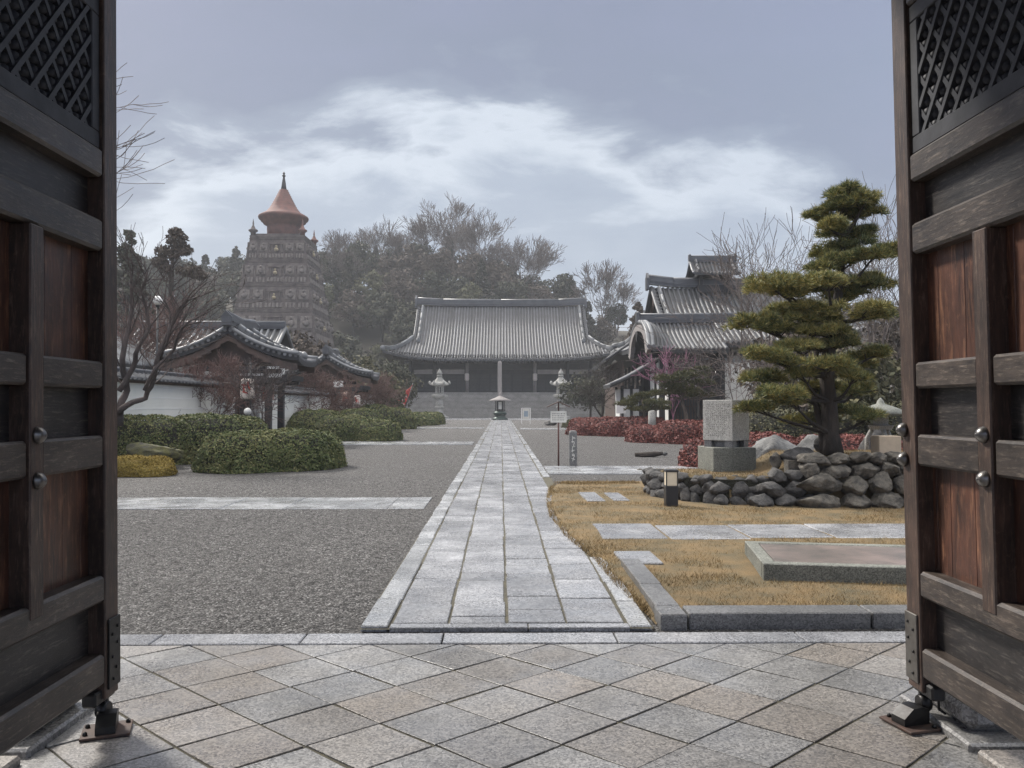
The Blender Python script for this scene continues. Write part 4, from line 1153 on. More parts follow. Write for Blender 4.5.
def wall_gate(y0, lb, L=3.3, x=-11.0):
    t = thing('wall_gate', lb, 'gate', (x, y0, 0), group='roofed gates in the white wall')
    yc = L / 2; zr, D = 4.72, 2.85
    f = lambda d: zr - .78 * d + .115 * d * d
    mb = MB(); n = 15; us = [(i + .5) / n for i in range(n)]
    for sx in (-1, 1):
        P = lambda u, v, sx=sx: Vector((sx * v * D, u * L, f(v * D) + .18 * (2 * abs(u - .5)) ** 3 * v))
        slope(mb, P, us, lambda u: 0, 10, .085, .2, us_grid=lin(0, 1, 9))
    rf = mb.build('roof', [m_tile, m_pan], t)
    mb = MB(); ridge_tube(mb, [(0, -.12, zr + .12), (0, yc, zr), (0, L + .12, zr + .12)], .34, .42)
    for y in (-.15, L + .15): mb.box((0, y, zr + .28), (.42, .14, .45), ch=.06); mb.extr([(-.22, zr + .45), (0, zr + .68), (.22, zr + .45)], 'y', y - .08, y + .08)
    mb.build('ridge', m_ridge, rf)
    for sx in (-1, 1):
        for y in (.0, .75, L - .75, L):
            mb = MB(); pts = [(sx * d, y, f(d) + .10 + .18 * (2 * abs(y / L - .5)) ** 3 * d / D) for d in lin(.1, D + .02 if y in (0, L) else D * .86, 9)]
            if y in (0, L): mb.tube(pts, .085, 8)
            else: ridge_tube(mb, pts, .17, .2); mb.rock((pts[-1][0], y, pts[-1][2] + .12), (.3, .3, .4), 2, 2, .2)
            mb.build('verge_ridge' if y in (0, L) else 'descending_ridge', m_tilel, rf)
        # verge discs facing out
        mb = MB(); n2 = 13
        for k in range(n2):
            d = D * (k + .5) / n2; z = f(d) - .02 + .18 * d / D
            mb.tube([(sx * d, -.06, z), (sx * d, .3, z + .05)], .065, 8)
        mb.build('verge_tile', m_tilel, rf)
        for y in (.12, L - .12):
            mb = MB(); pts = lin(0, D * .97, 9)
            for a, b in zip(pts, pts[1:]):
                mb.extr([(sx * a, f(a) - .50), (sx * a, f(a) - .16), (sx * b, f(b) - .14), (sx * b, f(b) - .40)][::sx], 'y', y - .04, y + .04)
            mb.build('barge_board', m_btimber, rf)
    for y in (.55, L - .55):
        mb = MB(); mb.extr([(d, f(abs(d)) - .25) for d in lin(-2.2, 2.2, 11)] , 'y', y - .04, y + .04); mb.build('gable_board', m_btimber, rf)
        mb = MB(); mb.box((0, y, 2.62), (4.4, .2, .26), ch=.03); mb.box((0, y, 3.1), (2.8, .18, .2), ch=.03); mb.build('beam', m_dtimber, t)
    for sx in (-1, 1):
        mb = MB(); mb.box((sx * 2.2, yc, 2.75), (.22, L - .6, .22)); mb.build('beam', m_dtimber, t)
    for yy in (.7, L - .7):
        for xx in (-1.45, 0, 1.45):
            mb = MB(); mb.box((xx, yy, 1.3), (.24, .28, 2.6)); mb.build('post', m_dtimber, t)
    mb = MB(); mb.box((.0, yc, 1.25), (.08, L - 1.75, 2.3)); dr = mb.build('door', m_dtimber, t)
    mb = MB()
    for k in range(4): mb.box((.06, yc - 1.2 + .8 * k, 1.25), (.04, .08, 2.2))
    mb.box((.06, yc, 1.9), (.04, L - 1.8, .1)); mb.build('batten', m_btimber, dr)
    return t
wall_gate(32.3, 'nearer roofed gate in the white wall, its gable behind a brown bare tree')
wall_gate(50.4, 'farther roofed gate in the white wall, with a small white plaque under its gable')
mb = MB(); mb.box((-10.2, 50.3, 2.95), (.62, .05, .40), ch=.01)
tag(mb.build('plaque', m_white), 'small white plaque under the gable of the farther gate', 'plaque')
def paper_lantern(px, py, Y, w, h, mat, lb):
    p = at(px, py, Y); t = thing('paper_lantern', lb, 'lantern', (p.x, Y, p.z - h / 2), group='paper lanterns at the wall gates')
    mb = MB(); mb.smooth = True
    prof = []
    for k in range(17):
        z = h * k / 16; e = min(1, min(k, 16 - k) / 3 + .62); prof.append((w / 2 * min(1, e) + (.008 if k % 2 else 0), z))
    mb.lathe(prof, 18); mb.build('shade', mat, t)
    mb = MB(); mb.tube([(0, 0, h), (0, 0, h + .06)], w * .28, 12); mb.tube([(0, 0, -.05), (0, 0, 0)], w * .28, 12); mb.tube([(0, 0, h + .06), (0, 0, h + .5)], .012, 5); mb.build('rim', m_black, t)
    mb = MB(); q = random.Random(int(px))
    for k in range(7):
        a = q.uniform(-.5, .5); z = h * q.uniform(.32, .72); rr_ = w / 2 + .006
        v = q.random() < .5
        mb.box((rr_ * math.sin(a), -rr_ * math.cos(a), z), (w * (.12 if v else .42), .012, h * (.26 if v else .05)), Matrix.Rotation(a, 3, 'Z') @ Matrix.Rotation(q.uniform(-.4, .4), 3, 'Y'))
    mb.build('lettering', m_redink, t)
    return t
pl_ = paper_lantern(247.5, 389, 27.6, .45, .71, m_paper, 'white paper lantern with red character in front of the left post of the nearer gate')
mb = MB(); z_ = pl_.location.z; mb.tube([(.0, .34, -z_), (.0, .34, 1.28)], .035, 6); mb.tube([(0, .36, 1.22), (0, -.03, 1.22)], .025, 6); mb.build('post', m_dtimber, pl_)
paper_lantern(268, 391, 34.6, .52, .80, m_paper2, 'reddish paper lantern on the right side of the nearer gate')
paper_lantern(346, 399, 47.6, .52, .86, m_paper2, 'faded reddish paper lantern at the farther gate')
paper_lantern(357, 400, 51, .42, .60, m_paper, 'small pale lantern right of the farther gate')
def globe_lamp(px, py, Y, r, lb, h=None):
    p = at(px, py, Y); t = thing('globe_lamp', lb, 'garden lamp', (p.x, Y, 0), group='white globe lamps on the left')
    mb = MB(); mb.tube([(0, 0, 0), (0, 0, p.z - r)], .04, 8); mb.tube([(0, 0, p.z - r - .08), (0, 0, p.z - r * .8)], .07, 10); mb.build('post', m_black, t)
    mb = MB(); mb.smooth = True; mb.lathe([(r * math.sin(a), p.z - r * math.cos(a)) for a in lin(.15, 3.05, 12)], 18); mb.build('globe', m_white, t)
globe_lamp(247.6, 411.5, 27, .125, 'white globe garden lamp on a short post behind the clipped bushes')
globe_lamp(350, 414, 47, .16, 'white globe garden lamp among the far bushes near the second gate')
globe_lamp(157.7, 300.5, 29, .17, 'white globe lamp on a tall pole beyond the wall, behind the bare tree')

# buildings behind the wall on the left
def outbuilding(name, lb, x, y, z_r, Lx, D, rz, drop):
    t = thing(name, lb, 'building', (x, y, 0), rz)
    f = lambda d: z_r - drop * d / D + .12 * math.sin(math.pi * d / D) * -1
    mb = MB(); n = int(2 * Lx / .34); us = [(i + .5) / n for i in range(n)]
    for sy in (-1, 1):
        P = lambda u, v, sy=sy: Vector(((u * 2 - 1) * Lx, sy * v * D, f(v * D)))
        slope(mb, P, us, lambda u: 0, 6, .08, .14, us_grid=[0, 1])
    rf = mb.build('roof', [m_tilel, m_pan], t)
    mb = MB(); ridge_tube(mb, [(-Lx, 0, z_r), (Lx, 0, z_r)], .3, .3); mb.build('ridge', m_ridge, rf)
    mb = MB()
    for sx in (-1, 1):
        for sy in (-1, 1): mb.tube([(sx * Lx, sy * d, f(d) + .07) for d in lin(0, D, 5)], .10, 8)
    mb.build('verge_tile', m_tilel, rf)
    mb = MB(); h = z_r - drop; mb.box((0, 0, h / 2), (2 * Lx - 1.0, 2 * D - 1.2, h + .2))
    mb.extr([(-(D - .6), h + .1), (D - .6, h + .1), (0, z_r - .2)], 'x', -Lx + .5, Lx - .5); mb.build('wall', m_plaster, t)
    mb = MB()
    for x in lin(-Lx + .55, Lx - .55, 5): mb.box((x, -(D - .6) - .03, h / 2), (.16, .08, h))
    mb.box((0, -(D - .6) - .03, h * .72), (2 * Lx - 1, .07, .16)); mb.build('frame', m_dtimber, t)
outbuilding('outbuilding', 'low white outbuilding with a tiled roof behind the wall, left of the nearer gate', -15.6, 43.5, 5.75, 3.9, 2.4, 0, 1.5)
outbuilding('storehouse', 'storehouse with a sloping pale tiled gable behind the bare tree at far left', -19.6, 36.5, 5.6, 3.2, 3.4, R(90), 2.2)
# ------------------------------------------------------------------ brick-grey stupa tower
TY = 120.6; tx = at(276, 300, 116.3).x
t = thing('stupa_tower', 'tall dark stepped stone tower with red round stupa top among the trees', 'tower', (tx, TY, 0))
Z1 = 26.0
def hw(z): return 3.95 + (Z1 - z) * .152
levels = [0, 5.2, 10.6, 15.2, 19.0, 22.6, Z1]
mb = MB()
for z0, z1 in zip(levels, levels[1:]):
    a, b = hw(z0), hw(z1)
    mb.add([(-a, -a, z0), (a, -a, z0), (a, a, z0), (-a, a, z0), (-b, -b, z1), (b, -b, z1), (b, b, z1), (-b, b, z1)], [(0, 1, 5, 4), (1, 2, 6, 5), (2, 3, 7, 6), (3, 0, 4, 7), (4, 5, 6, 7)])
body = mb.build('body', m_tower, t)
for zi, z in enumerate(levels[1:]):
    mb = MB(); a = hw(z)
    for k, (dz, ex, hh) in enumerate(((-.55, .02, .14), (-.32, .05, .20), (-.08, .09, .22), (.14, .03, .16))):
        mb.box((0, 0, z + dz), (2 * (a + ex), 2 * (a + ex), hh), ch=.03)
    mb.build('cornice', m_tower, t)
qr = random.Random(5)
for z0, z1 in zip(levels[2:], levels[3:]):
    h = z1 - z0; bot = z0 + .35; top = z1 - .75; mid = (bot + top) / 2
    for face in range(4):
        Rf = Matrix.Rotation(face * math.pi / 2, 3, 'Z')
        lean = math.atan(.152); Rx = Matrix.Rotation(-lean, 3, 'X')
        def put(mb, x, z, w, hh, d, out=0.0, ch=.03):
            mb.box(Rf @ Vector((x, -hw(z) - out, z)), (w, d, hh), Rf @ Rx, ch)
        pil = MB(); rel = MB()
        a = hw(mid)
        for x in (-.98, -.62, -.26, .26, .62, .98): put(pil, x * a, mid, .20, top - bot + .3, .14, .0)
        put(pil, 0, bot + .30 * h, 2 * a, .12, .14, .0); put(pil, 0, bot - .12, 2.02 * a, .14, .16, .0)
        for (xa, xb) in ((-.98, -.62), (-.62, -.26), (.26, .62), (.62, .98)):
            xc = (xa + xb) / 2 * a; w = (xb - xa) * a - .3
            put(rel, xc, mid + .18 * h, w * .9, (top - bot) * .52, .16, .0)
            # seated figure: body + head in a round arch
            c = Rf @ Vector((xc, -hw(mid) - .08, mid + .14 * h))
            rel.rock(c, (w * .55, w * .30, h * .22), 3, 2, .2); rel.rock(c + Vector((0, 0, h * .16)), (w * .26, w * .22, w * .32), 4, 2, .15)
            for k in range(3): put(rel, xc + (k - 1) * w * .34, bot + .12 * h, w * .22, h * .2, .2, .02)
        for k in range(5): put(rel, (k - 2) * .1 * a, bot + .12 * h, .08 * a, h * .18, .2, .03)
        # central niche
        for x in (-.15, .15): put(pil, x * a, mid + .1 * h, .24, (top - bot) * .72, .24, .03)
        put(pil, 0, top - .04 * h, .42 * a, .22, .26, .04)
        pil.build('pilaster_course', m_tower, body); rel.build('relief', m_towerp, body)
        fg = MB(); c = Rf @ Vector((0, -hw(mid) - .12, mid + .06 * h)); fg.rock(c, (.62, .4, .6), 7, 2, .15); fg.rock(c + Vector((0, 0, .44)), (.30, .30, .36), 8, 2, .1)
        fg.build('niche_figure', m_gold, body)
mb = MB(); mb.box((0, 0, Z1 + .32), (2 * hw(Z1) + .1, 2 * hw(Z1) + .1, .3), ch=.04); mb.box((0, 0, Z1 + .6), (2 * hw(Z1) - .4, 2 * hw(Z1) - .4, .3), ch=.04); mb.build('parapet', m_tower, t)
cx0 = at(283.5, 230, 120.6).x - tx
mb = MB(); mb.smooth = True
zz = lambda py: 1.6 + (405.5 - py) * 120.6 / 800
prof = [(2.3, Z1 + .5), (2.4, zz(230)), (2.38, zz(227)), (2.5, zz(226)), (2.95, zz(224.5)), (3.0, zz(223)), (3.3, zz(222)), (3.35, zz(220.5)), (3.62, zz(219.5)), (3.7, zz(218)), (3.66, zz(216.8)), (3.3, zz(215.4)), (2.6, zz(212.8)), (2.25, zz(210)), (2.05, zz(208.2))]
for k in range(9):
    a_ = k / 9; y_ = 207.8 - 19 * a_; r_ = 1.95 - 1.42 * a_ ** .95; prof += [(r_, zz(y_)), (r_ - .02, zz(y_ - 1.3)), (r_ - .10, zz(y_ - 1.5))]
mb.lathe(prof, 40, (cx0, 0, 0)); st = mb.build('stupa', m_stupa, t)
mb = MB(); mb.lathe([(.42, zz(188.6)), (.36, zz(186)), (.28, zz(182)), (.18, zz(178)), (.13, zz(176.5)), (.26, zz(175.5)), (.26, zz(174.6)), (.1, zz(174)), (.2, zz(172.8)), (.03, zz(170.8))], 14, (cx0, 0, 0)); mb.build('finial', m_iron, st)
for sx in (-1, 1):
    for sy in (-1, 1):
        a = hw(Z1) - .35
        mb = MB(); mb.lathe([(.34, Z1 + .4), (.38, Z1 + .9), (.68, Z1 + 1.15), (.66, Z1 + 1.3), (.36, Z1 + 1.45), (.18, Z1 + 1.9), (.1, Z1 + 2.0), (.13, Z1 + 2.2), (.02, Z1 + 2.9)], 14, (sx * a, sy * a, 0)); mb.build('corner_stupa', m_tower if sy < 0 and sx < 0 else m_stupa, t)

# ------------------------------------------------------------------ residence hall on the right (kuri) with its curved-gable porch
KX, KY = 15.6, 56.0
t = thing('temple_residence', 'dark tiled temple residence with white walls, roof turret and ridge', 'temple building', (KX, KY, 0))
f_k = lambda d: 9.85 - .86 * d + .030 * d * d
roof, Sk = irimoya(t, 5.0, 6.7, 6.6, 9.85, f_k, 4.2, .5, 40, .10, .42, [m_tiled, m_pan])
mb = MB(); h = 5.2
mb.box((0, 0, h / 2), (9.4, 9.6, h)); mb.build('wall', m_plaster, t)
mb = MB()
for x in lin(-4.6, 4.6, 6): mb.box((x, -4.86, h / 2), (.20, .14, h)); 
for y in lin(-4.7, 4.7, 5): mb.box((-4.76, y, h / 2), (.14, .2, h))
for z in (.5, 2.6, 4.0, 4.9): mb.box((0, -4.87, z), (9.5, .12, .2)); mb.box((-4.77, 0, z), (.12, 9.7, .2))
mb.build('frame', m_dtimber, t)
for x0 in (-3.7, .0, 3.7):
    mb = MB(); mb.box((x0, -4.83, 1.55), (1.5, .1, 1.9)); wd = mb.build('window', m_halldoor, t)
    mb = MB()
    for k in range(9): mb.box((x0 - .7 + 1.4 * k / 8, -4.90, 1.55), (.05, .05, 1.9))
    mb.box((x0, -4.9, 1.55), (1.5, .05, .06)); mb.build('lattice', m_btimber, wd)
# roof turret (smoke vent)
tt = MB()
px_ = at(712.5, 270, 56).x - KX
for sx in (-1, 1):
    for sy in (-1, 1): tt.box((px_ + sx * .95, sy * .5, 10.2), (.2, .2, 1.3))
tt.box((px_, 0, 9.75), (2.3, 1.3, .5)); tt.box((px_, 0, 10.72), (2.5, 1.5, .16))
tur = tt.build('roof_turret', m_dtimber, t)
mb = MB(); n = 12; us = [(i + .5) / n for i in range(n)]
for sy in (-1, 1):
    P = lambda u, v, sy=sy: Vector((px_ + (u * 2 - 1) * 1.55, sy * v * 1.35, 11.75 - 1.05 * v + .22 * math.sin(math.pi * v) * -1))
    slope(mb, P, us, lambda u: 0, 6, .085, .12, us_grid=[0, 1])
mb.build('turret_roof', [m_tiled, m_pan], tur)
mb = MB(); ridge_tube(mb, [(px_ - 1.65, 0, 11.72), (px_ + 1.65, 0, 11.72)], .28, .34)
for sx in (-1, 1):
    mb.box((px_ + sx * 1.62, 0, 12.0), (.14, .4, .5), ch=.04)
    ridge_tube(mb, [Vector((px_ + sx * 1.25, -1.3 * v, 11.78 - 1.05 * v - .22 * math.sin(math.pi * v))) for v in lin(.05, 1, 5)], .2, .22)
    mb.tube([(px_ + sx * 1.58, -1.35 * v, 11.78 - 1.05 * v - .22 * math.sin(math.pi * v)) for v in lin(0, 1, 5)], .1, 7)
    mb.tube([(px_ + sx * 1.58, 1.35 * v, 11.78 - 1.05 * v - .22 * math.sin(math.pi * v)) for v in lin(0, 1, 5)], .1, 7)
mb.build('turret_ridge', m_ridge, tur)
# porch
PX0, PX1, PY, D = 8.35, 12.6, 46.8, 3.3
t = thing('entrance_porch', 'entrance porch with a curved cusped gable and tiled roof, in front of the residence', 'porch', (PX0, PY, 0))
L = PX1 - PX0
def kz(d):
    t_ = abs(d) / D
    return max(4.66 + 1.78 * math.sqrt(max(0, 1 - (t_ / .93) ** 2.1)), 4.66 + 1.5 * max(0, 1 - t_) ** 1.25 + .12 * t_ ** 3)
def pz(u, v):
    k = min(1, max(0, (u - .03) / .26)); k = k * k * (3 - 2 * k)
    return kz(v * D) * (1 - k) + k * (6.44 - 2.25 * v + .47 * v * v + .1 * max(0, u - .6) * v ** 3)
mb = MB(); n = 17; us = [(i + .5) / n for i in range(n)]
for sy in (-1, 1):
    P = lambda u, v, sy=sy: Vector((u * L - .1, sy * v * D, pz(u, v)))
    slope(mb, P, us, lambda u: 0, 12, .085, .2, us_grid=lin(0, 1, 16))
rf = mb.build('roof', [m_tiled, m_pan], t)
mb = MB(); ridge_tube(mb, [(-.25, 0, 6.44), (L + 1.5, 0, 6.5)], .34, .42); mb.box((-.32, 0, 6.75), (.2, .6, .75), ch=.08); mb.build('ridge', m_ridge, rf)
mb = MB()
for a, b in zip(lin(-D, D, 25), lin(-D, D, 25)[1:]):
    mb.extr([(a, kz(a) - .12), (a * .84, kz(a) - .12 - .42 * (1 - .5 * abs(a) / D)), (b * .84, kz(b) - .12 - .42 * (1 - .5 * abs(b) / D)), (b, kz(b) - .12)], 'x', -.35, -.12)
bb = mb.build('barge_board', m_greywood, rf)
mb = MB()
for dd in (0, .22):
    mb.tube([(-.25 + dd, y, kz(y) + .04) for y in lin(-D - .02, D + .02, 25)], .13, 8)
mb.build('verge_tile', m_tilel, rf)
mb = MB(); mb.extr([(-.35, kz(0) - .5), (0, kz(0) - 1.2), (.35, kz(0) - .5)], 'x', -.40, -.3); mb.build('pendant', m_dtimber, rf)
mb = MB(); mb.extr([(y, kz(y) - .3) for y in lin(-D * .8, D * .8, 15)], 'x', .5, .6); mb.build('gable_board', m_dtimber, rf)
mb = MB()
mb.box((.6, 0, 4.35), (.25, 5.4, .34), ch=.04); mb.box((L / 2, -2.4, 4.4), (L, .24, .3), ch=.03); mb.box((L / 2, 2.4, 4.4), (L, .24, .3), ch=.03); mb.build('beam', m_dtimber, t)
for x in (.6, L - .3):
    for y in (-2.4, 2.4):
        mb = MB(); mb.box((x, y, 2.1), (.3, .3, 4.2), ch=.02); mb.build('post', m_dtimber, t)
mb = MB(); mb.box((L - .2, 0, 2.2), (.1, 4.8, 4.3)); mb.build('wall', m_dtimber, t)
mb = MB(); mb.box((L - .1 + .9, -2.2, 2.0), (2.0, .14, 4.0)); mb.build('white_wall', m_plaster, t)
# low side gate left of the porch
t = thing('side_gate', 'small white walled side gate with a lean-to roof, left of the porch', 'side gate', (7.55, 49.5, 0))
mb = MB(); n = 11; us = [(i + .5) / n for i in range(n)]
P = lambda u, v: Vector((1.9 - 2.9 * v, (u * 2 - 1) * 1.6, 4.35 - 1.55 * v - .1 * math.sin(math.pi * v)))
slope(mb, P, us, lambda u: 0, 5, .08, .14, us_grid=[0, 1]); rf = mb.build('roof', [m_tiled, m_pan], t)
mb = MB(); mb.tube([(1.9 - 2.9 * v, -1.6, 4.42 - 1.55 * v - .1 * math.sin(math.pi * v)) for v in lin(0, 1, 5)], .11, 8); mb.build('verge_tile', m_tilel, rf)
mb = MB(); mb.box((-.2, .5, 1.3), (.12, 1.9, 2.6)); mb.box((.35, -1.0, 1.3), (1.0, .12, 2.6)); mb.build('wall', m_plaster, t)
mb = MB()
for x, y in ((-.2, -1.05), (.9, -1.08), (-.2, 1.45), (.35, -1.08)): mb.box((x, y, 1.4), (.16, .16, 2.8))
mb.box((.35, -1.08, 1.9), (1.2, .14, .14)); mb.build('frame', m_dtimber, t)
# white board by the side gate
p = at(621, 408, 46)
t = thing('plant_sign', 'white sign board on a short post among the shrubs by the side gate', 'sign', (p.x, 46, 0))
mb = MB(); mb.box((0, 0, p.z), (.55, .05, .62)); mb.build('board', m_white, t)
mb = MB(); mb.box((0, .05, p.z / 2), (.08, .06, p.z)); mb.build('post', m_greywood, t)
# pale stone post by the pines
p = gr(651, 423, 0)
mb = MB(); mb.tube([(0, 0, 0), (0, 0, 1.3), (0, 0, 1.34)], [.21, .19, .1], 12)
tag(mb.build('stone_post', m_lant, loc=(at(652, 410, 40).x, 40, 0)), 'pale round stone post in front of the small pines', 'post')
# covered corridor between the hall and the residence
t = thing('covered_corridor', 'covered corridor roof running between the main hall and the residence', 'corridor', (9.9, 66, 0), R(88))
mb = MB(); n = 34; us = [(i + .5) / n for i in range(n)]
for sy in (-1, 1):
    P = lambda u, v, sy=sy: Vector(((u * 2 - 1) * 7, sy * v * 1.9, 6.3 + u * -.2 - 1.3 * v))
    slope(mb, P, us, lambda u: 0, 4, .09, .14, us_grid=[0, 1])
rf = mb.build('roof', [m_tiled, m_pan], t)
mb = MB(); ridge_tube(mb, [(-7, 0, 6.3), (7, 0, 6.1)], .34, .32); mb.build('ridge', m_tilel, rf)
mb = MB(); mb.box((0, .6, 2.5), (13.4, .12, 5.0)); mb.build('wall', m_btimber, t)
for x in lin(-6.6, 6.6, 6):
    mb = MB(); mb.box((x, -1.2, 2.5), (.18, .18, 5)); mb.build('post', m_dtimber, t)
# low stone lantern beside the right gate leaf
p = at(881, 446, 15.5)
t = thing('snow_lantern', 'low stone lantern with a broad flat roof behind the big pine', 'stone lantern', (p.x, 15.5, p.z))
mb = MB()
for k in range(3):
    a = k * 2.1 + .4; mb.tube([(.16 * math.cos(a), .16 * math.sin(a), .32), (.25 * math.cos(a), .25 * math.sin(a), .15), (.26 * math.cos(a), .26 * math.sin(a), -.3)], .045, 8)
mb.build('leg', m_lant, t)
mb = MB(); mb.rock((0, 0, -.55), (.95, .85, .75), 12, 3, .2, .6); mb.build('base_stone', m_rock, t)
mb = MB(); mb.lathe([(.22, .32), (.26, .40), (.15, .42), (.15, .60), (.2, .62)], 6, smooth=False); mb.build('firebox', m_lant, t)
mb = MB(); mb.lathe([(.5, .60), (.5, .66), (.26, .76), (.08, .82), (.06, .88), (.01, .94)], 10); mb.build('roof', m_base, t)
# ------------------------------------------------------------------ plants
def quad_leaf(mb, p, n, s, rg, asp=.55):
    a = n.orthogonal().normalized(); b = n.cross(a); t = rg.uniform(0, 6.283)
    u = (a * math.cos(t) + b * math.sin(t)) * s; w = (b * math.cos(t) - a * math.sin(t)) * (s * asp)
    o = len(mb.v); mb.v += [tuple(p - u), tuple(p + w), tuple(p + u), tuple(p - w)]; mb.face([o, o + 1, o + 2, o + 3])
def rdir(rg):
    z = rg.uniform(-1, 1); t = rg.uniform(0, 6.283); r = math.sqrt(1 - z * z); return Vector((r * math.cos(t), r * math.sin(t), z))
def branch(mb, p, d, L, r, lev, rg, spread=.7, up=.12, nch=(3, 4), rmin=.012, seg=4, taper=.55, wig=.16, tips=None):
    pts = [p.copy()]; rs = [r]; q = p.copy(); dd = d.copy()
    for k in range(seg):
        dd = (dd + rdir(rg) * wig + Vector((0, 0, up))).normalized(); q = q + dd * (L / seg); pts.append(q.copy()); rs.append(max(rmin, r * (1 - (1 - taper) * (k + 1) / seg)))
    mb.tube(pts, rs, 8 if r > .08 else (5 if r > .03 else 3), cap=False)
    if lev <= 0:
        if tips is not None: tips.append((q.copy(), dd.copy()))
        return
    n = rg.randint(*nch)
    for k in range(n):
        i = seg if k == 0 else rg.randint(max(1, seg // 2), seg)
        base = pts[i]; ax = (pts[i] - pts[i - 1]).normalized()
        side = ax.orthogonal().normalized(); side = Matrix.Rotation(rg.uniform(0, 6.283), 3, ax) @ side
        sp = spread * (rg.uniform(.3, .7) if k == 0 else rg.uniform(.7, 1.25))
        nd = (ax * math.cos(sp) + side * math.sin(sp)).normalized()
        branch(mb, base, nd, L * rg.uniform(.62, .88), max(rmin, rs[i] * (.85 if k == 0 else rg.uniform(.5, .75))), lev - 1, rg, spread, up, nch, rmin, seg, taper, wig, tips)
def bare_meshes(seed, h, r, lev, spread=.62, up=.10, rmin=.02, nch=(3, 4), trunk=.32):
    rg = random.Random(seed); mb = MB(); tips = []
    tr = MB(); pts = [Vector((0, 0, -.3))]; p = Vector((0, 0, 0)); d = Vector((rg.uniform(-.08, .08), rg.uniform(-.08, .08), 1)).normalized(); rs = [r * 1.25]
    for k in range(4):
        pts.append(p.copy()); rs.append(r * (1 - .08 * k)); d = (d + rdir(rg) * .08 + Vector((0, 0, .1))).normalized(); p = p + d * (h * trunk / 4)
    pts.append(p.copy()); rs.append(r * .7)
    tr.tube(pts, rs, 10)
    n = rg.randint(4, 5)
    for k in range(n):
        a = 6.283 * k / n + rg.uniform(-.4, .4); sp = rg.uniform(.25, .75) if k else .08
        branch(mb, p - d * rg.uniform(0, h * trunk * .3), Vector((math.cos(a) * math.sin(sp), math.sin(a) * math.sin(sp), math.cos(sp))), h * .27, r * .5, lev, rg, spread, up, nch, rmin)
    return tr, mb
def tree_thing(name, lb, cat, loc, trunk, crown, mt, mc, group=None):
    t = thing(name, lb, cat, loc, group=group)
    trunk.build('trunk', mt, t); crown.build('crown', mc, t); return t
def leafy(seed, h, rad, clumps, per, leaf, base=.25, shape='round', crad=.28):
    rg = random.Random(seed); tr = MB(); cr = MB()
    tr.tube([(0, 0, -.5), (rg.uniform(-.1, .1), 0, h * .3), (rg.uniform(-.3, .3), rg.uniform(-.3, .3), h * .62), (0, 0, h * .9)], [h * .028, h * .022, h * .014, h * .004], 8)
    for c in range(clumps):
        if shape == 'round':
            d = rdir(rg); k = rg.random() ** .4; z = h * (base + (1 - base) / 2) + d.z * k * h * (1 - base) / 2 * .86
            w = rad * (1 - .25 * max(0, d.z)); c0 = Vector((d.x * k * w, d.y * k * w, z)); cr_ = rad * crad * rg.uniform(.7, 1.35)
        else:
            f = rg.random() ** 1.35; z = h * (base + (1 - base) * f); rr_ = rad * (1 - f) ** .8 * rg.uniform(.55, 1.08) + .1; a = rg.uniform(0, 6.283)
            c0 = Vector((math.cos(a) * rr_ * .8, math.sin(a) * rr_ * .8, z - rr_ * .12)); cr_ = rad * crad * (1.15 - .8 * f) * rg.uniform(.75, 1.25)
        if c % 3 == 0 and shape == 'round':
            tr.tube([(0, 0, min(c0.z * .72, h * .6)), c0], [h * .008, h * .003], 4, cap=False)
        for k in range(per):
            d = rdir(rg); d.z *= .72; p = c0 + d * cr_ * rg.uniform(.55, 1.08)
            quad_leaf(cr, p, (d + rdir(rg) * .8 + Vector((0, 0, .35))).normalized(), leaf * rg.uniform(.6, 1.3), rg, .6)
    return tr, cr
# --- far trees on the hill: one source per kind, copied
hill = random.Random(21)
kinds = {}
def source(key, name, lb, grp, tr, cr, mt, mc):
    kinds.setdefault(key, []).append((tr, cr, name, lb, grp, mt, mc))
for s in (1, 2, 3): source('ev', 'evergreen_tree', 'dark evergreen broadleaf tree in the hazy wood on the hill', 'evergreen trees on the hazy hill', *leafy(s, 13, 5.0, 62, 46, .42, .2, crad=.27), m_bark, m_everg)
for s in (4, 5): source('ce', 'cedar_tree', 'dark pointed cedar tree in the hazy wood on the hill', 'cedars on the hazy hill', *leafy(s, 15, 3.4, 80, 34, .40, .15, 'cone', .3), m_bark, m_ceder)
for s in (6, 7): source('ba', 'bamboo_clump', 'pale olive bamboo clump in the hazy wood on the hill', 'bamboo clumps on the hazy hill', *leafy(s, 12, 4.4, 60, 44, .36, .12, crad=.26), m_bark, m_bamboo)
for s in (8, 9): source('br', 'winter_oak', 'brown winter oak with dry leaves in the hazy wood on the hill', 'brown oaks on the hazy hill', *leafy(s, 11, 4.6, 66, 34, .34, .15, crad=.26), m_bark, m_brown)
for s in (31, 32, 33):
    tr, cr = bare_meshes(s, 15, .26, 5, .50, .035, .035, (2, 4), .30)
    source('bt', 'bare_tree', 'tall grey leafless tree in the hazy wood on the hill', 'bare trees on the hazy hill', tr, cr, m_barebark, m_barebark)
made = {}
def plant(key, x, y, sc, z=None, label=None):
    i = hill.randrange(len(kinds[key])); tr, cr, nm, lb, grp, mt, mc = kinds[key][i]
    if (key, i) not in made:
        t = tree_thing(nm, lb, 'tree', (0, 0, 0), tr, cr, mt, mc, grp); made[(key, i)] = t; o = t
    else: o = copy_tree(made[(key, i)], label=lb)
    o.location = (x, y, (hillz(x, y) if z is None else z) - .2); o.rotation_euler = (0, 0, hill.uniform(0, 6.28))
    o.scale = (sc * hill.uniform(.9, 1.1),) * 2 + (sc,)
    return o
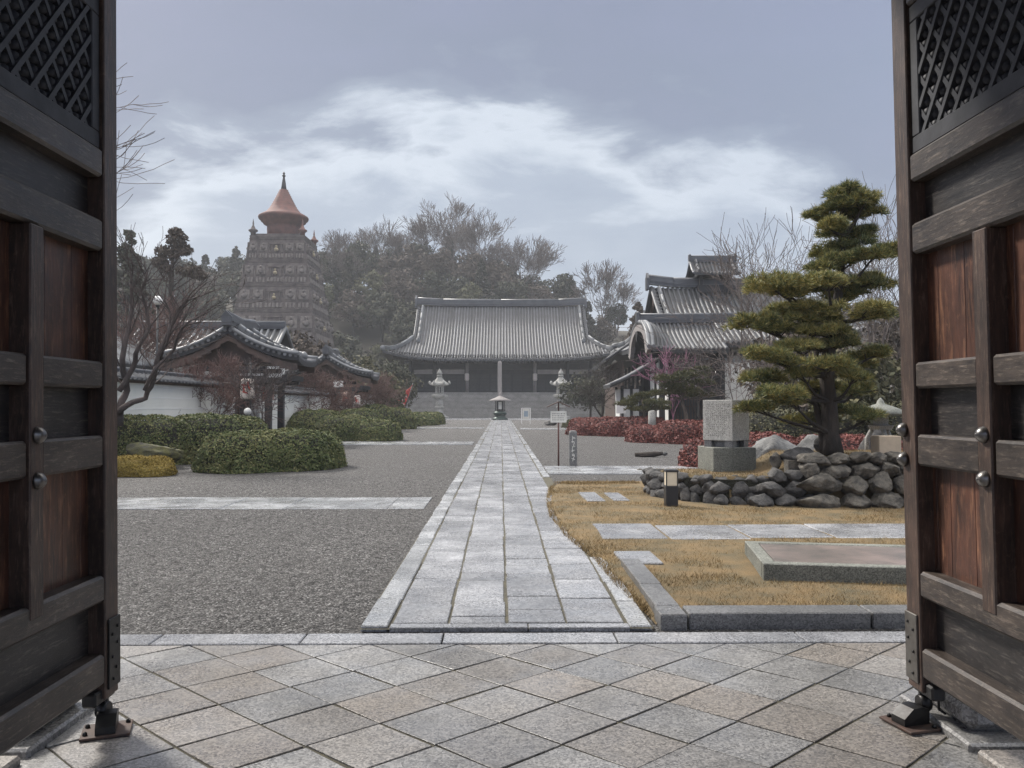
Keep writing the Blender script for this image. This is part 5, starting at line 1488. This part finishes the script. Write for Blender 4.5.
def row(y, px0, px1, step, mixk, s0, s1, jy=5):
    px = px0
    while px < px1:
        yy = y + hill.uniform(-jy, jy); x = (px - 501) / 800 * yy
        k = hill.choices([a for a, b in mixk], [b for a, b in mixk])[0]
        plant(k, x, yy, hill.uniform(s0, s1)); px += step * hill.uniform(.75, 1.25)
M1 = [('ev', 4), ('ce', 2), ('ba', 1), ('br', 2)]; M2 = [('ev', 4), ('ce', 2), ('br', 2), ('bt', .5)]
row(137, 95, 660, 30, [('ev', 3), ('ba', 1), ('br', 3), ('ce', 1)], .55, .85)
row(148, 60, 420, 27, [('ba', 3), ('ev', 3), ('br', 3)], .7, 1.0); row(148, 420, 700, 28, [('ev', 3), ('br', 4), ('ce', 1)], .6, .85)
row(158, 40, 600, 27, M1, .75, 1.0, 4); row(168, 60, 590, 27, M1, .75, 1.0, 4); row(163, 600, 940, 40, [('br', 4), ('ev', 1)], .6, .85)
row(178, 40, 570, 27, M2, .75, 1.0, 4); row(178, 570, 1000, 40, [('br', 4), ('ev', 2)], .55, .75)
row(190, 60, 560, 27, M2, .75, 1.0, 5)
row(204, 100, 545, 30, M2, .75, .95)
for (px, y, sc) in ((455, 190, 1.12), (478, 186, 1.0), (430, 194, 1.0), (378, 188, .95), (352, 184, .9), (520, 184, .8), (600, 172, 1.0), (617, 176, .72), (405, 190, .8), (500, 190, .85), (342, 176, .75), (668, 160, .7), (470, 200, 1.0)):
    plant('bt', (px - 501) / 800 * y, y, sc)
# individual trees left of the tower and beyond the wall
def solo(name, lb, px, Y, h, tr, cr, mt, mc, z=0, cat='tree'):
    return tree_thing(name, lb, cat, ((px - 501) / 800 * Y, Y, z), tr, cr, mt, mc)
solo('cedar_tree', 'tall thin grey-green cedar at far left, beside the left gate leaf', 130, 78, 0, *leafy(41, 18.5, 3.4, 110, 36, .26, .3, 'cone', .26), m_bark, m_everg)
# cloud-pruned pine standing high above the wall
rg = random.Random(17); tr = MB(); cr = MB(); Y = 62
def ppt(px, py): q = at(px, py, Y); return Vector((q.x, 0, q.z))
b0 = ppt(173, 420); b0.z = 0
tr.tube([(b0.x, 0, 0), ppt(173, 330), ppt(171, 290), ppt(173, 250), ppt(176, 236)], [.3, .24, .2, .14, .05], 8)
for (px, py, wx, hy) in ((177, 240, 11, 9), (168, 252, 13, 7), (184, 250, 9, 6), (160, 262, 8, 6), (176, 232, 7, 4), (165, 268, 6, 5), (190, 271, 14, 7), (198, 275, 9, 5)):
    c = ppt(px, py); 
    tr.tube([ppt(173, min(py + 16, 300)), c], [.07, .03], 5, cap=False)
    for k in range(420):
        d = rdir(rg) * rg.random() ** .4; p = c + Vector((d.x * wx * Y / 800, d.y * wx * Y / 800, d.z * hy * Y / 800)); quad_leaf(cr, p, rdir(rg), .16, rg, .5)
t = thing('tufted_pine', 'tall thin pine with tufted crown standing above the wall at left', 'tree', (b0.x, Y, 0))
tr.shift((b0.x, 0, 0)).build('trunk', m_bark, t); cr.shift((b0.x, 0, 0)).build('crown', m_brown, t)
# big evergreens on the yard's left end, between second gate and hall
for (px, Y, sc, mc, nm, lb, sd) in ((366, 74, .50, m_olive, 'olive_tree', 'olive green round tree behind the farther gate', 51), (394, 84, .5, m_everg, 'evergreen_tree', 'dark green tree beside the left end of the hall steps', 52),
        (384, 70, .36, m_olive, 'olive_tree', 'low olive tree in front of the dark tree by the hall steps', 53), (340, 84, .6, m_bamboo, 'olive_tree', 'pale olive tree behind the ridge of the farther gate', 54),
        (300, 66, .62, m_brown, 'brown_tree', 'brown leafy tree between the two roofed gates, below the tower', 55), (262, 72, .75, m_olive, 'olive_tree', 'olive brown tree at the foot of the tower', 56), (225, 60, .5, m_brown, 'brown_tree', 'brown tree left of the tower behind the nearer gate', 57),
        (325, 96, .72, m_brown, 'brown_tree', 'tall brown tree right of the tower foot', 58), (190, 86, .8, m_bamboo, 'bamboo_clump', 'pale bamboo clump left of the tower', 59), (215, 100, .82, m_bamboo, 'bamboo_clump', 'pale bamboo clump touching the left side of the tower', 60), (150, 96, .7, m_brown, 'brown_tree', 'brown tree behind the thin tufted pine', 61)):
    solo(nm, lb, px, Y, 0, *leafy(sd, 13 * sc, 5.0 * sc, 70, 50, .30 * max(.55, sc), .12, crad=.27), m_bark, mc)
# near bare trees along the left wall
def maple(px, Y, h, r, lev, seed, lb, mt=None, nm='bare_maple', spread=.7, up=.05, rmin=.008, trunk=.16, lean=None, nch=(3, 4)):
    tr, cr = bare_meshes(seed, h, r, lev, spread, up, rmin, nch, trunk)
    t = solo(nm, lb, px, Y, h, tr, cr, mt or m_mapbark, mt or m_mapbark)
    if lean: t.rotation_euler = (lean[0], lean[1], 0)
    return t
def limb_tree(lb, Y, limbs, sd, mt, lev=2, L=.85, rmin=.007):
    rg = random.Random(sd); b = at(*limbs[0][0][0], Y); b.z = 0
    t = thing('bare_tree', lb, 'tree', (b.x, Y, 0)); tr = MB(); cr = MB()
    for pts, r0, r1 in limbs:
        P_ = [at(a, c, Y) + Vector((0, rg.uniform(-.25, .25), 0)) for a, c in pts]
        fine = []
        for a, c in zip(P_, P_[1:]):
            for k in range(3): fine.append(a.lerp(c, k / 3) + rdir(rg) * .025)
        fine.append(P_[-1]); n = len(fine)
        tr.tube(fine, [r0 + (r1 - r0) * i / (n - 1) for i in range(n)], 8)
        for i in range(n // 3, n):
            for _ in range(1):
                d = (fine[i] - fine[i - 1]).normalized(); d = (d + rdir(rg) * .9 + Vector((0, 0, .25))).normalized()
                branch(cr, fine[i], d, L * rg.uniform(.5, 1.1), r1 * rg.uniform(.5, .9), lev, rg, .7, .06, (2, 3), rmin, 3)
    tr.shift((b.x, Y, 0)).build('trunk', mt, t); cr.shift((b.x, Y, 0)).build('crown', mt, t)
limb_tree('dark bare tree with crooked limbs at the left gate leaf', 21, [
    ([(116, 425), (119, 408), (122, 390), (126, 360), (128, 330), (129, 300), (127, 282)], .11, .035),
    ([(117, 414), (130, 405), (142, 398), (152, 380), (160, 355), (168, 330), (178, 308), (190, 300)], .085, .03),
    ([(122, 392), (132, 368), (140, 348), (148, 328), (146, 308), (143, 292), (148, 272)], .075, .025),
    ([(146, 390), (158, 368), (170, 350), (186, 328), (205, 310)], .05, .02),
    ([(160, 360), (172, 335), (170, 315), (164, 300)], .04, .02)], 171, m_mapbark)
maple(218, 30, 3.7, .07, 5, 72, 'reddish bare maple in front of the nearer gate roof', m_redtwig, rmin=.007, up=.03)
maple(192, 28.5, 3.6, .06, 4, 88, 'reddish bare maple in front of the wall, left of the nearer gate', m_redtwig, rmin=.007, up=.03)
maple(268, 27, 3.7, .055, 4, 73, 'slender bare maple right of the white paper lantern', m_mapbark, rmin=.006)
maple(318, 44, 4.0, .09, 5, 74, 'spreading reddish bare maple in front of the farther gate', m_redtwig, rmin=.010, up=.0, spread=.85)
maple(375, 58, 4.4, .09, 5, 75, 'rust brown bare maple right of the farther gate', m_redtwig, rmin=.012, up=.0, spread=.85)
maple(160, 40, 6.8, .10, 5, 76, 'reddish bare tree behind the wall at far left', m_redtwig, rmin=.011)
maple(215, 46, 6.2, .10, 5, 78, 'reddish bare tree behind the wall beside the nearer gate', m_redtwig, rmin=.011)
maple(-118, 14.5, 10.5, .17, 4, 79, 'tall bare tree whose upper twigs show beside the left gate leaf', m_barebark, 'bare_tree', spread=.62, up=.06, rmin=.007, trunk=.3)
# right side bare trees
maple(772, 36, 9.6, .14, 4, 81, 'pale bare tree behind the big pine, its twigs against the sky', m_barebark, 'bare_tree', rmin=.010, trunk=.25)
maple(880, 34, 10.5, .14, 4, 82, 'pale bare tree between the big pine and the right gate leaf', m_barebark, 'bare_tree', rmin=.010, trunk=.25)
maple(742, 33, 5.2, .06, 4, 83, 'slender bare tree in front of the white wall of the residence', m_barebark, 'bare_tree', rmin=.008, trunk=.22)
maple(700, 41, 4.8, .06, 4, 84, 'small bare plum tree with brown twigs in front of the porch', m_mapbark, 'bare_tree', rmin=.009)
maple(674, 42, 5.6, .05, 3, 85, 'small plum tree with pink flowering twigs in front of the porch', m_pinktwig, 'plum_tree', rmin=.012)
maple(602, 62, 6.0, .17, 4, 86, 'dark spreading bare tree in front of the right end of the hall', m_bark, 'bare_tree', rmin=.013, spread=.8, up=.0)
solo('pruned_evergreen', 'low dark green tree beside the right end of the hall steps', 590, 80, 0, *leafy(62, 4.6, 3.2, 50, 60, .16, .3, crad=.3), m_bark, m_everg)
solo('dark_conifer', 'dark conifer rising behind the residence roof, at its left end', 638, 92, 0, *leafy(63, 13.5, 2.8, 70, 40, .28, .1, 'cone', .3), m_bark, m_brown)
for (px, Y, sc, mc, sd, lb) in ((800, 40, .5, m_brown, 91, 'brown winter tree behind the big pine, left of its trunk'), (868, 32, .34, m_olive, 92, 'olive shrub-like tree behind the big pine, right of its trunk'), (905, 40, .55, m_brown, 93, 'brown winter tree half hidden by the right gate leaf'), (770, 27, .17, m_olive, 94, 'low yellow-green bush behind the monument'), (852, 24, .2, m_olive, 95, 'low yellow-green bush right of the pine trunk')):
    solo('garden_tree' if sc > .25 else 'garden_bush', lb, px, Y, 0, *leafy(sd, 13 * sc, 5.6 * sc, 70, 60, .07 + .14 * sc, .05, crad=.27), m_bark, mc, cat='tree' if sc > .25 else 'bush')

# --- pruned pines
def needle_pad(mb, c, rx, ry, rz, tufts, rg, L=.085, wid=.0065, nn=8):
    for k in range(tufts):
        a = rg.uniform(0, 6.283); q = math.sqrt(rg.random()); 
        e = 1 + .28 * noise.noise(Vector((math.cos(a) * 1.7 + c.x * 3, math.sin(a) * 1.7 + c.z * 3, c.y)))
        x, y = math.cos(a) * q * e, math.sin(a) * q * e
        top = math.sqrt(max(0, 1 - q * q * .92)); z = top * rg.uniform(-.25, 1.0) + .22 * noise.noise(Vector((x * 3 + c.x * 5, y * 3, c.z * 4)))
        p = c + Vector((x * rx, y * ry, z * rz))
        ax = (Vector((x * .9, y * .9, .75)) + rdir(rg) * .65).normalized()
        for j in range(nn):
            d = (ax + rdir(rg) * .85).normalized(); s = d.orthogonal().normalized() * wid; s.rotate(Matrix.Rotation(rg.uniform(0, 3.14), 3, d))
            o = len(mb.v); b = p + d * .008; e_ = p + d * L * rg.uniform(.7, 1.15)
            mb.v += [tuple(b - s), tuple(b + s), tuple(e_)]; mb.face([o, o + 1, o + 2])
PY_ = 13.0; rg = random.Random(99)
base = at(833, 453, PY_)
t = thing('pruned_pine', 'large cloud pruned pine with golden green needle pads on the terrace', 'pine tree', (base.x, PY_, base.z))
def pc(cx, cyy): return at(700 + cx / 2.745, 180 + cyy / 2.745, PY_)
tr = MB(); cr = MB()
trunk = [pc(365, 755), pc(362, 700), pc(358, 610), pc(348, 540), pc(350, 470), pc(366, 390), pc(380, 300), pc(392, 220), pc(398, 150), pc(405, 70)]
tr.tube([Vector((p.x, PY_ + .06 * math.sin(i), p.z)) for i, p in enumerate(trunk)], [.175, .14, .125, .115, .105, .09, .07, .055, .04, .015], 12)
tr.tube([pc(345, 752) + Vector((0, .05, 0)), pc(340, 690) + Vector((0, .1, 0)), pc(332, 600) + Vector((0, .25, 0)), pc(335, 500) + Vector((0, .3, 0)), pc(340, 440) + Vector((0, .2, 0))], [.07, .06, .055, .045, .03], 8)
pads = [(370, 455, 50, 20), (345, 570, 50, 20), (265, 390, 45, 18), (410, 45, 62, 26), (435, 70, 52, 20), (335, 95, 36, 18), (378, 78, 40, 16), (440, 92, 50, 16), (455, 140, 40, 16), (340, 138, 45, 20), (410, 145, 55, 18), (400, 185, 62, 22), (370, 205, 40, 18), (485, 210, 42, 18), (440, 225, 45, 18), (330, 245, 55, 20), (385, 230, 50, 20),
        (180, 300, 66, 30), (225, 320, 40, 20), (300, 300, 55, 22), (345, 290, 50, 20), (440, 290, 80, 28), (500, 270, 40, 24), (400, 320, 50, 20), (230, 355, 50, 20), (140, 395, 62, 28), (190, 410, 50, 22), (300, 368, 66, 28), (410, 380, 62, 25), (355, 385, 45, 20), (490, 370, 40, 28), (350, 425, 66, 22), (290, 420, 45, 18),
        (250, 465, 60, 25), (150, 490, 50, 22), (205, 505, 45, 18), (430, 500, 62, 22), (465, 480, 40, 18), (300, 520, 60, 25), (180, 545, 60, 22), (255, 540, 40, 18), (400, 545, 45, 20), (460, 575, 60, 28), (190, 590, 60, 25), (165, 630, 50, 20), (240, 610, 35, 16), (320, 600, 60, 25), (400, 640, 62, 25), (330, 665, 62, 20), (455, 650, 45, 20)]
for i, (x, y, w, h) in enumerate(pads):
    dy = rg.uniform(-.85, .5) if i > 13 else rg.uniform(-.4, .3); c = pc(x, y); c.y += dy
    rx = w * PY_ / 800 / 2.745 * 1.10; rz = h * PY_ / 800 / 2.745 * .85
    subs = [(0, 0, .1, .6)] + [(rg.uniform(-.72, .72), rg.uniform(-.6, .6), rg.uniform(-.55, .55), rg.uniform(.28, .52)) for _ in range(8)]
    for (ox, oy, oz, s_) in subs:
        cc = c + Vector((ox * rx, oy * rx, oz * rz)); needle_pad(cr, cc, rx * s_, rx * s_ * .95, max(rz * .8, rx * s_ * .5), int(26 + 85 * s_ * w / 60), rg, .115, .0062, 9)
    # branch from the trunk to the pad
    zt = c.z - .12; b = min(trunk[1:], key=lambda q: abs(q.z - (zt - .15)))
    b = Vector((b.x, PY_, b.z)); m_ = b.lerp(c, .55) + Vector((0, 0, -.07 + rg.uniform(-.05, .05)))
    tr.tube([b, m_, c + Vector((0, 0, -rz * .3))], [.036, .026, .012], 6, cap=False)
    for k in range(4):
        e_ = c + Vector((rg.uniform(-.8, .8) * rx, rg.uniform(-.8, .8) * rx, 0)); tr.tube([m_.lerp(c, .6), e_], [.012, .006], 4, cap=False)
o_ = (base.x, PY_, base.z)
tr.shift(o_).build('trunk', m_bark, t); cr.shift(o_).build('crown', m_pine, t)
def small_pine(lb, px, Y, pads, trunk_px, sd):
    rg = random.Random(sd); b = at(trunk_px[0][0], trunk_px[0][1], Y); t = thing('garden_pine', lb, 'pine tree', (b.x, Y, 0)); tr = MB(); cr = MB()
    T = [at(a, c, Y) for a, c in trunk_px]; T[0].z = 0
    tr.tube(T, [.11 - .08 * i / (len(T) - 1) for i in range(len(T))], 8)
    for (x, y, w, h) in pads:
        c = at(x, y, Y); c.y += rg.uniform(-.5, .5); k = Y / 800
        for (ox, oy, s_) in ((0, 0, .75), (-.5, .2, .6), (.5, -.2, .6), (0, .5, .6)):
            needle_pad(cr, c + Vector((ox * w * k, oy * w * k, 0)), w * k * s_, w * k * s_, h * k * .9, 80, rg, .15, .013, 7)
        bb = min(T, key=lambda q: abs(q.z - c.z + .2)); tr.tube([bb, bb.lerp(c, .6) + Vector((0, 0, -.08)), c], [.04, .03, .014], 5, cap=False)
    tr.shift((b.x, Y, 0)).build('trunk', m_pinebark, t); cr.shift((b.x, Y, 0)).build('crown', m_pine2, t)
small_pine('pruned pine with two slanting pale trunks in front of the residence, left of the monument', 690, 35.5, [(668, 380, 16, 6), (690, 376, 15, 6), (705, 384, 11, 6), (664, 394, 14, 5), (684, 392, 16, 6), (702, 396, 14, 5), (676, 387, 15, 6), (700, 371, 9, 4)], [(689, 436), (686, 415), (681, 398), (686, 380)], 1)
small_pine('low dark pine behind the red shrubs, nearest the side gate', 640, 41, [(640, 401, 14, 6), (655, 404, 12, 5), (628, 405, 10, 5), (645, 396, 9, 4), (640, 410, 13, 4), (662, 409, 10, 4)], [(646, 425), (644, 412), (642, 400)], 2)

# --- clipped bushes
def clipped(name, lb, cat, blobs, leaf, dens, ml, mcr, sd, group=None):
    """blobs: (x, y, rx, ry, h, rz)"""
    rg = random.Random(sd); x0 = sum(b[0] for b in blobs) / len(blobs); y0 = sum(b[1] for b in blobs) / len(blobs)
    t = thing(name, lb, cat, (x0, y0, 0), group=group); lv = MB(); core = MB()
    def height(x, y):
        best = 0
        for (bx, by, rx, ry, h, rz) in blobs:
            dx, dy = x - bx, y - by; u = (dx * math.cos(rz) + dy * math.sin(rz)) / rx; v = (-dx * math.sin(rz) + dy * math.cos(rz)) / ry
            q = u * u + v * v
            if q < 1: best = max(best, h * (1 - q ** 2.2) ** .5)
        return best
    for (bx, by, rx, ry, h, rz) in blobs:
        n1, n2 = 20, 8; o = len(core.v); core.smooth = True
        for j in range(n2 + 1):
            q = j / n2
            for i in range(n1):
                a = 6.283 * i / n1; u, v = math.cos(a) * rx * q * .96, math.sin(a) * ry * q * .96
                z = (h * max(0, 1 - (q * .99) ** 4.4) ** .5) * .94 - .03 if j < n2 else -.03
                core.v.append((bx + u * math.cos(rz) - v * math.sin(rz) - x0, by + u * math.sin(rz) + v * math.cos(rz) - y0, z))
        for j in range(n2):
            for i in range(n1): core.face([o + j * n1 + i, o + j * n1 + (i + 1) % n1, o + (j + 1) * n1 + (i + 1) % n1, o + (j + 1) * n1 + i])
        area = 3.14 * rx * ry + 3.14 * (rx + ry) * h * 1.2
        for k in range(int(area * dens)):
            # point on the dome surface
            side = rg.random() < (3.14 * (rx + ry) * h * 1.1) / area
            a = rg.uniform(0, 6.283)
            q = (1 - .16 * rg.random() ** 1.5) if side else math.sqrt(rg.random())
            u, v = math.cos(a) * rx * q, math.sin(a) * ry * q
            zt = h * max(0, 1 - q ** 4.4) ** .5; z = zt * (rg.random() ** .6 if side else 1)
            X, Yy = bx + u * math.cos(rz) - v * math.sin(rz), by + u * math.sin(rz) + v * math.cos(rz)
            p = Vector((X, Yy, z)); nz = noise.noise(p * 2.1) * .09 + noise.noise(p * 5.5) * .05
            nrm = Vector((math.cos(a + rz) * (q ** 3), math.sin(a + rz) * (q ** 3), 1 - q ** 4 * .8)).normalized()
            p += nrm * (nz + rg.uniform(-.035, .03)); p.z = max(p.z, .02)
            quad_leaf(lv, p - Vector((x0, y0, 0)), (nrm + rdir(rg) * .85).normalized(), leaf * rg.uniform(.6, 1.35), rg, .5)
    core.build('inner_core', mcr, t); lv.build('foliage', ml, t); return t  # solid dark core added to stop see-through between the leaves
clipped('clipped_bush', 'long low clipped green bush nearest the gate, in front of the lamp', 'bush', [(-6.35, 19.9, 1.15, 1.1, .92, 0), (-5.5, 20.5, 1.35, 1.2, .96, .2), (-4.85, 21.2, .75, 1.0, .85, .3)], .034, 1300, m_bush, m_bushcore, 1, 'clipped bushes along the left wall')
clipped('clipped_bush', 'big dark clipped bush at the left gate leaf, behind the mossy boulder', 'bush', [(-9.9, 22.6, 1.6, 1.4, 1.28, 0), (-8.5, 23.2, 1.45, 1.4, 1.32, 0), (-7.75, 24.0, .85, 1.2, 1.25, 0)], .036, 900, m_bush, m_bushcore, 2, 'clipped bushes along the left wall')
clipped('clipped_bush', 'clipped bush beyond the first crossing path, beside the small stone ornament', 'bush', [(-7.3, 37.6, 1.5, 1.6, 1.1, 0), (-5.7, 37.0, 1.15, 1.3, .92, 0)], .048, 560, m_bush, m_bushcore, 3, 'clipped bushes along the left wall')
clipped('clipped_bush', 'yellow-green rounded bush under the farther gate lanterns', 'bush', [(-9.3, 40.5, 1.5, 1.6, 1.35, 0), (-7.7, 43.4, 1.4, 1.6, 1.4, 0)], .048, 480, m_bush, m_bushcore, 4, 'clipped bushes along the left wall')
clipped('clipped_bush', 'dark rounded bush in front of the last piece of wall', 'bush', [(-8.2, 52, 1.4, 1.5, 1.6, 0), (-7.4, 55, 1.6, 1.6, 1.4, 0), (-9.3, 49.5, 1.4, 1.4, 1.3, 0)], .08, 200, m_bush, m_bushcore, 5, 'clipped bushes along the left wall')
clipped('clipped_bush', 'low long hedge running to the left stone lantern', 'bush', [(-8.0, 62, 1.9, 2.0, 1.05, 0), (-6.6, 65.5, 1.5, 2.4, 1.0, 0), (-6.0, 69, 1.2, 2.4, 1.0, 0)], .09, 170, m_bush, m_bushcore, 6, 'clipped bushes along the left wall')
g = gr(152, 467, 0)
boulder(155, 468, 62, 26, 20.6, m_mossrock, 'mossy flat-topped boulder in front of the big dark bush', seed=41, name='mossy_boulder')
m_mossleaf = leafmat('golden_moss_tufts', [(.10, .075, .02), (.19, .14, .035), (.28, .21, .06)], .8, 2.2, .1, .35)
p = gr(136, 477, 0); clipped('moss_mound', 'golden moss mound beside the left gate leaf', 'moss mound', [(p.x - .45, p.y + .5, .75, .6, .40, 0), (p.x + .15, p.y + .35, .55, .45, .26, .2), (p.x - .1, p.y + .9, .6, .5, .36, 0)], .020, 3800, m_mossleaf, m_moss, 12)
# red azalea beds
clipped('red_shrub', 'red leaved low shrub bed at the far end, under the bare tree', 'shrub', [(4.9, 44.0, 1.3, 1.9, .9, 0), (6.1, 42.6, 1.3, 1.6, .95, 0), (7.4, 41.4, 1.3, 1.5, 1.0, 0)], .055, 420, m_redleaf, m_redcore, 7, 'red shrubs right of the gravel')
clipped('red_shrub', 'red leaved shrub bed in front of the small pine, nearest the gravel', 'shrub', [(6.5, 35.2, 1.0, 1.2, .72, 0), (7.9, 34.3, 1.4, 1.5, .95, 0), (9.4, 33.5, 1.5, 1.5, 1.05, 0), (11, 33, 1.5, 1.5, 1.1, 0)], .05, 480, m_redleaf, m_redcore, 8, 'red shrubs right of the gravel')
clipped('red_shrub', 'red shrub bed behind the monument and pine trunk', 'shrub', [(5.6, 21.0, .9, .8, .75, 0), (6.9, 20.6, 1.1, .9, .85, 0), (8.3, 20.4, 1.1, .9, .85, 0), (9.5, 20.6, 1.0, .9, .8, 0)], .04, 620, m_redleaf, m_redcore, 9, 'red shrubs right of the gravel')
clipped('dry_shrub', 'small yellow dry grass tuft left of the red shrubs', 'shrub', [(5.6, 58, 1.2, 1.2, .55, 0), (7.2, 57, 1.2, 1.2, .6, 0)], .06, 300, m_bamboo, m_bushcore, 10)
clipped('clipped_bush', 'low yellow-green bush behind the monument, right of it', 'bush', [(8.4, 24.5, 1.1, 1.2, 1.5, 0), (10, 24, 1.5, 1.2, 1.3, 0), (12, 24.5, 1.6, 1.2, 1.6, 0)], .05, 350, m_olive, m_bushcore, 11, None)

# ------------------------------------------------------------------ damp air
mb = MB(); mb.box((0, 420, 32.94), (1210, 970, 68)); hz = mb.build('haze', m_soil); hz['kind'] = 'stuff'
hm = bpy.data.materials.new('damp_air'); hm.use_nodes = True; nt = hm.node_tree; nt.nodes.clear()
out = nt.nodes.new('ShaderNodeOutputMaterial'); pv = nt.nodes.new('ShaderNodeVolumePrincipled')
pv.inputs['Color'].default_value = (.90, .93, .97, 1); pv.inputs['Density'].default_value = HAZE; pv.inputs['Anisotropy'].default_value = .1
nt.links.new(pv.outputs[0], out.inputs['Volume']); hz.data.materials.clear(); hz.data.materials.append(hm)
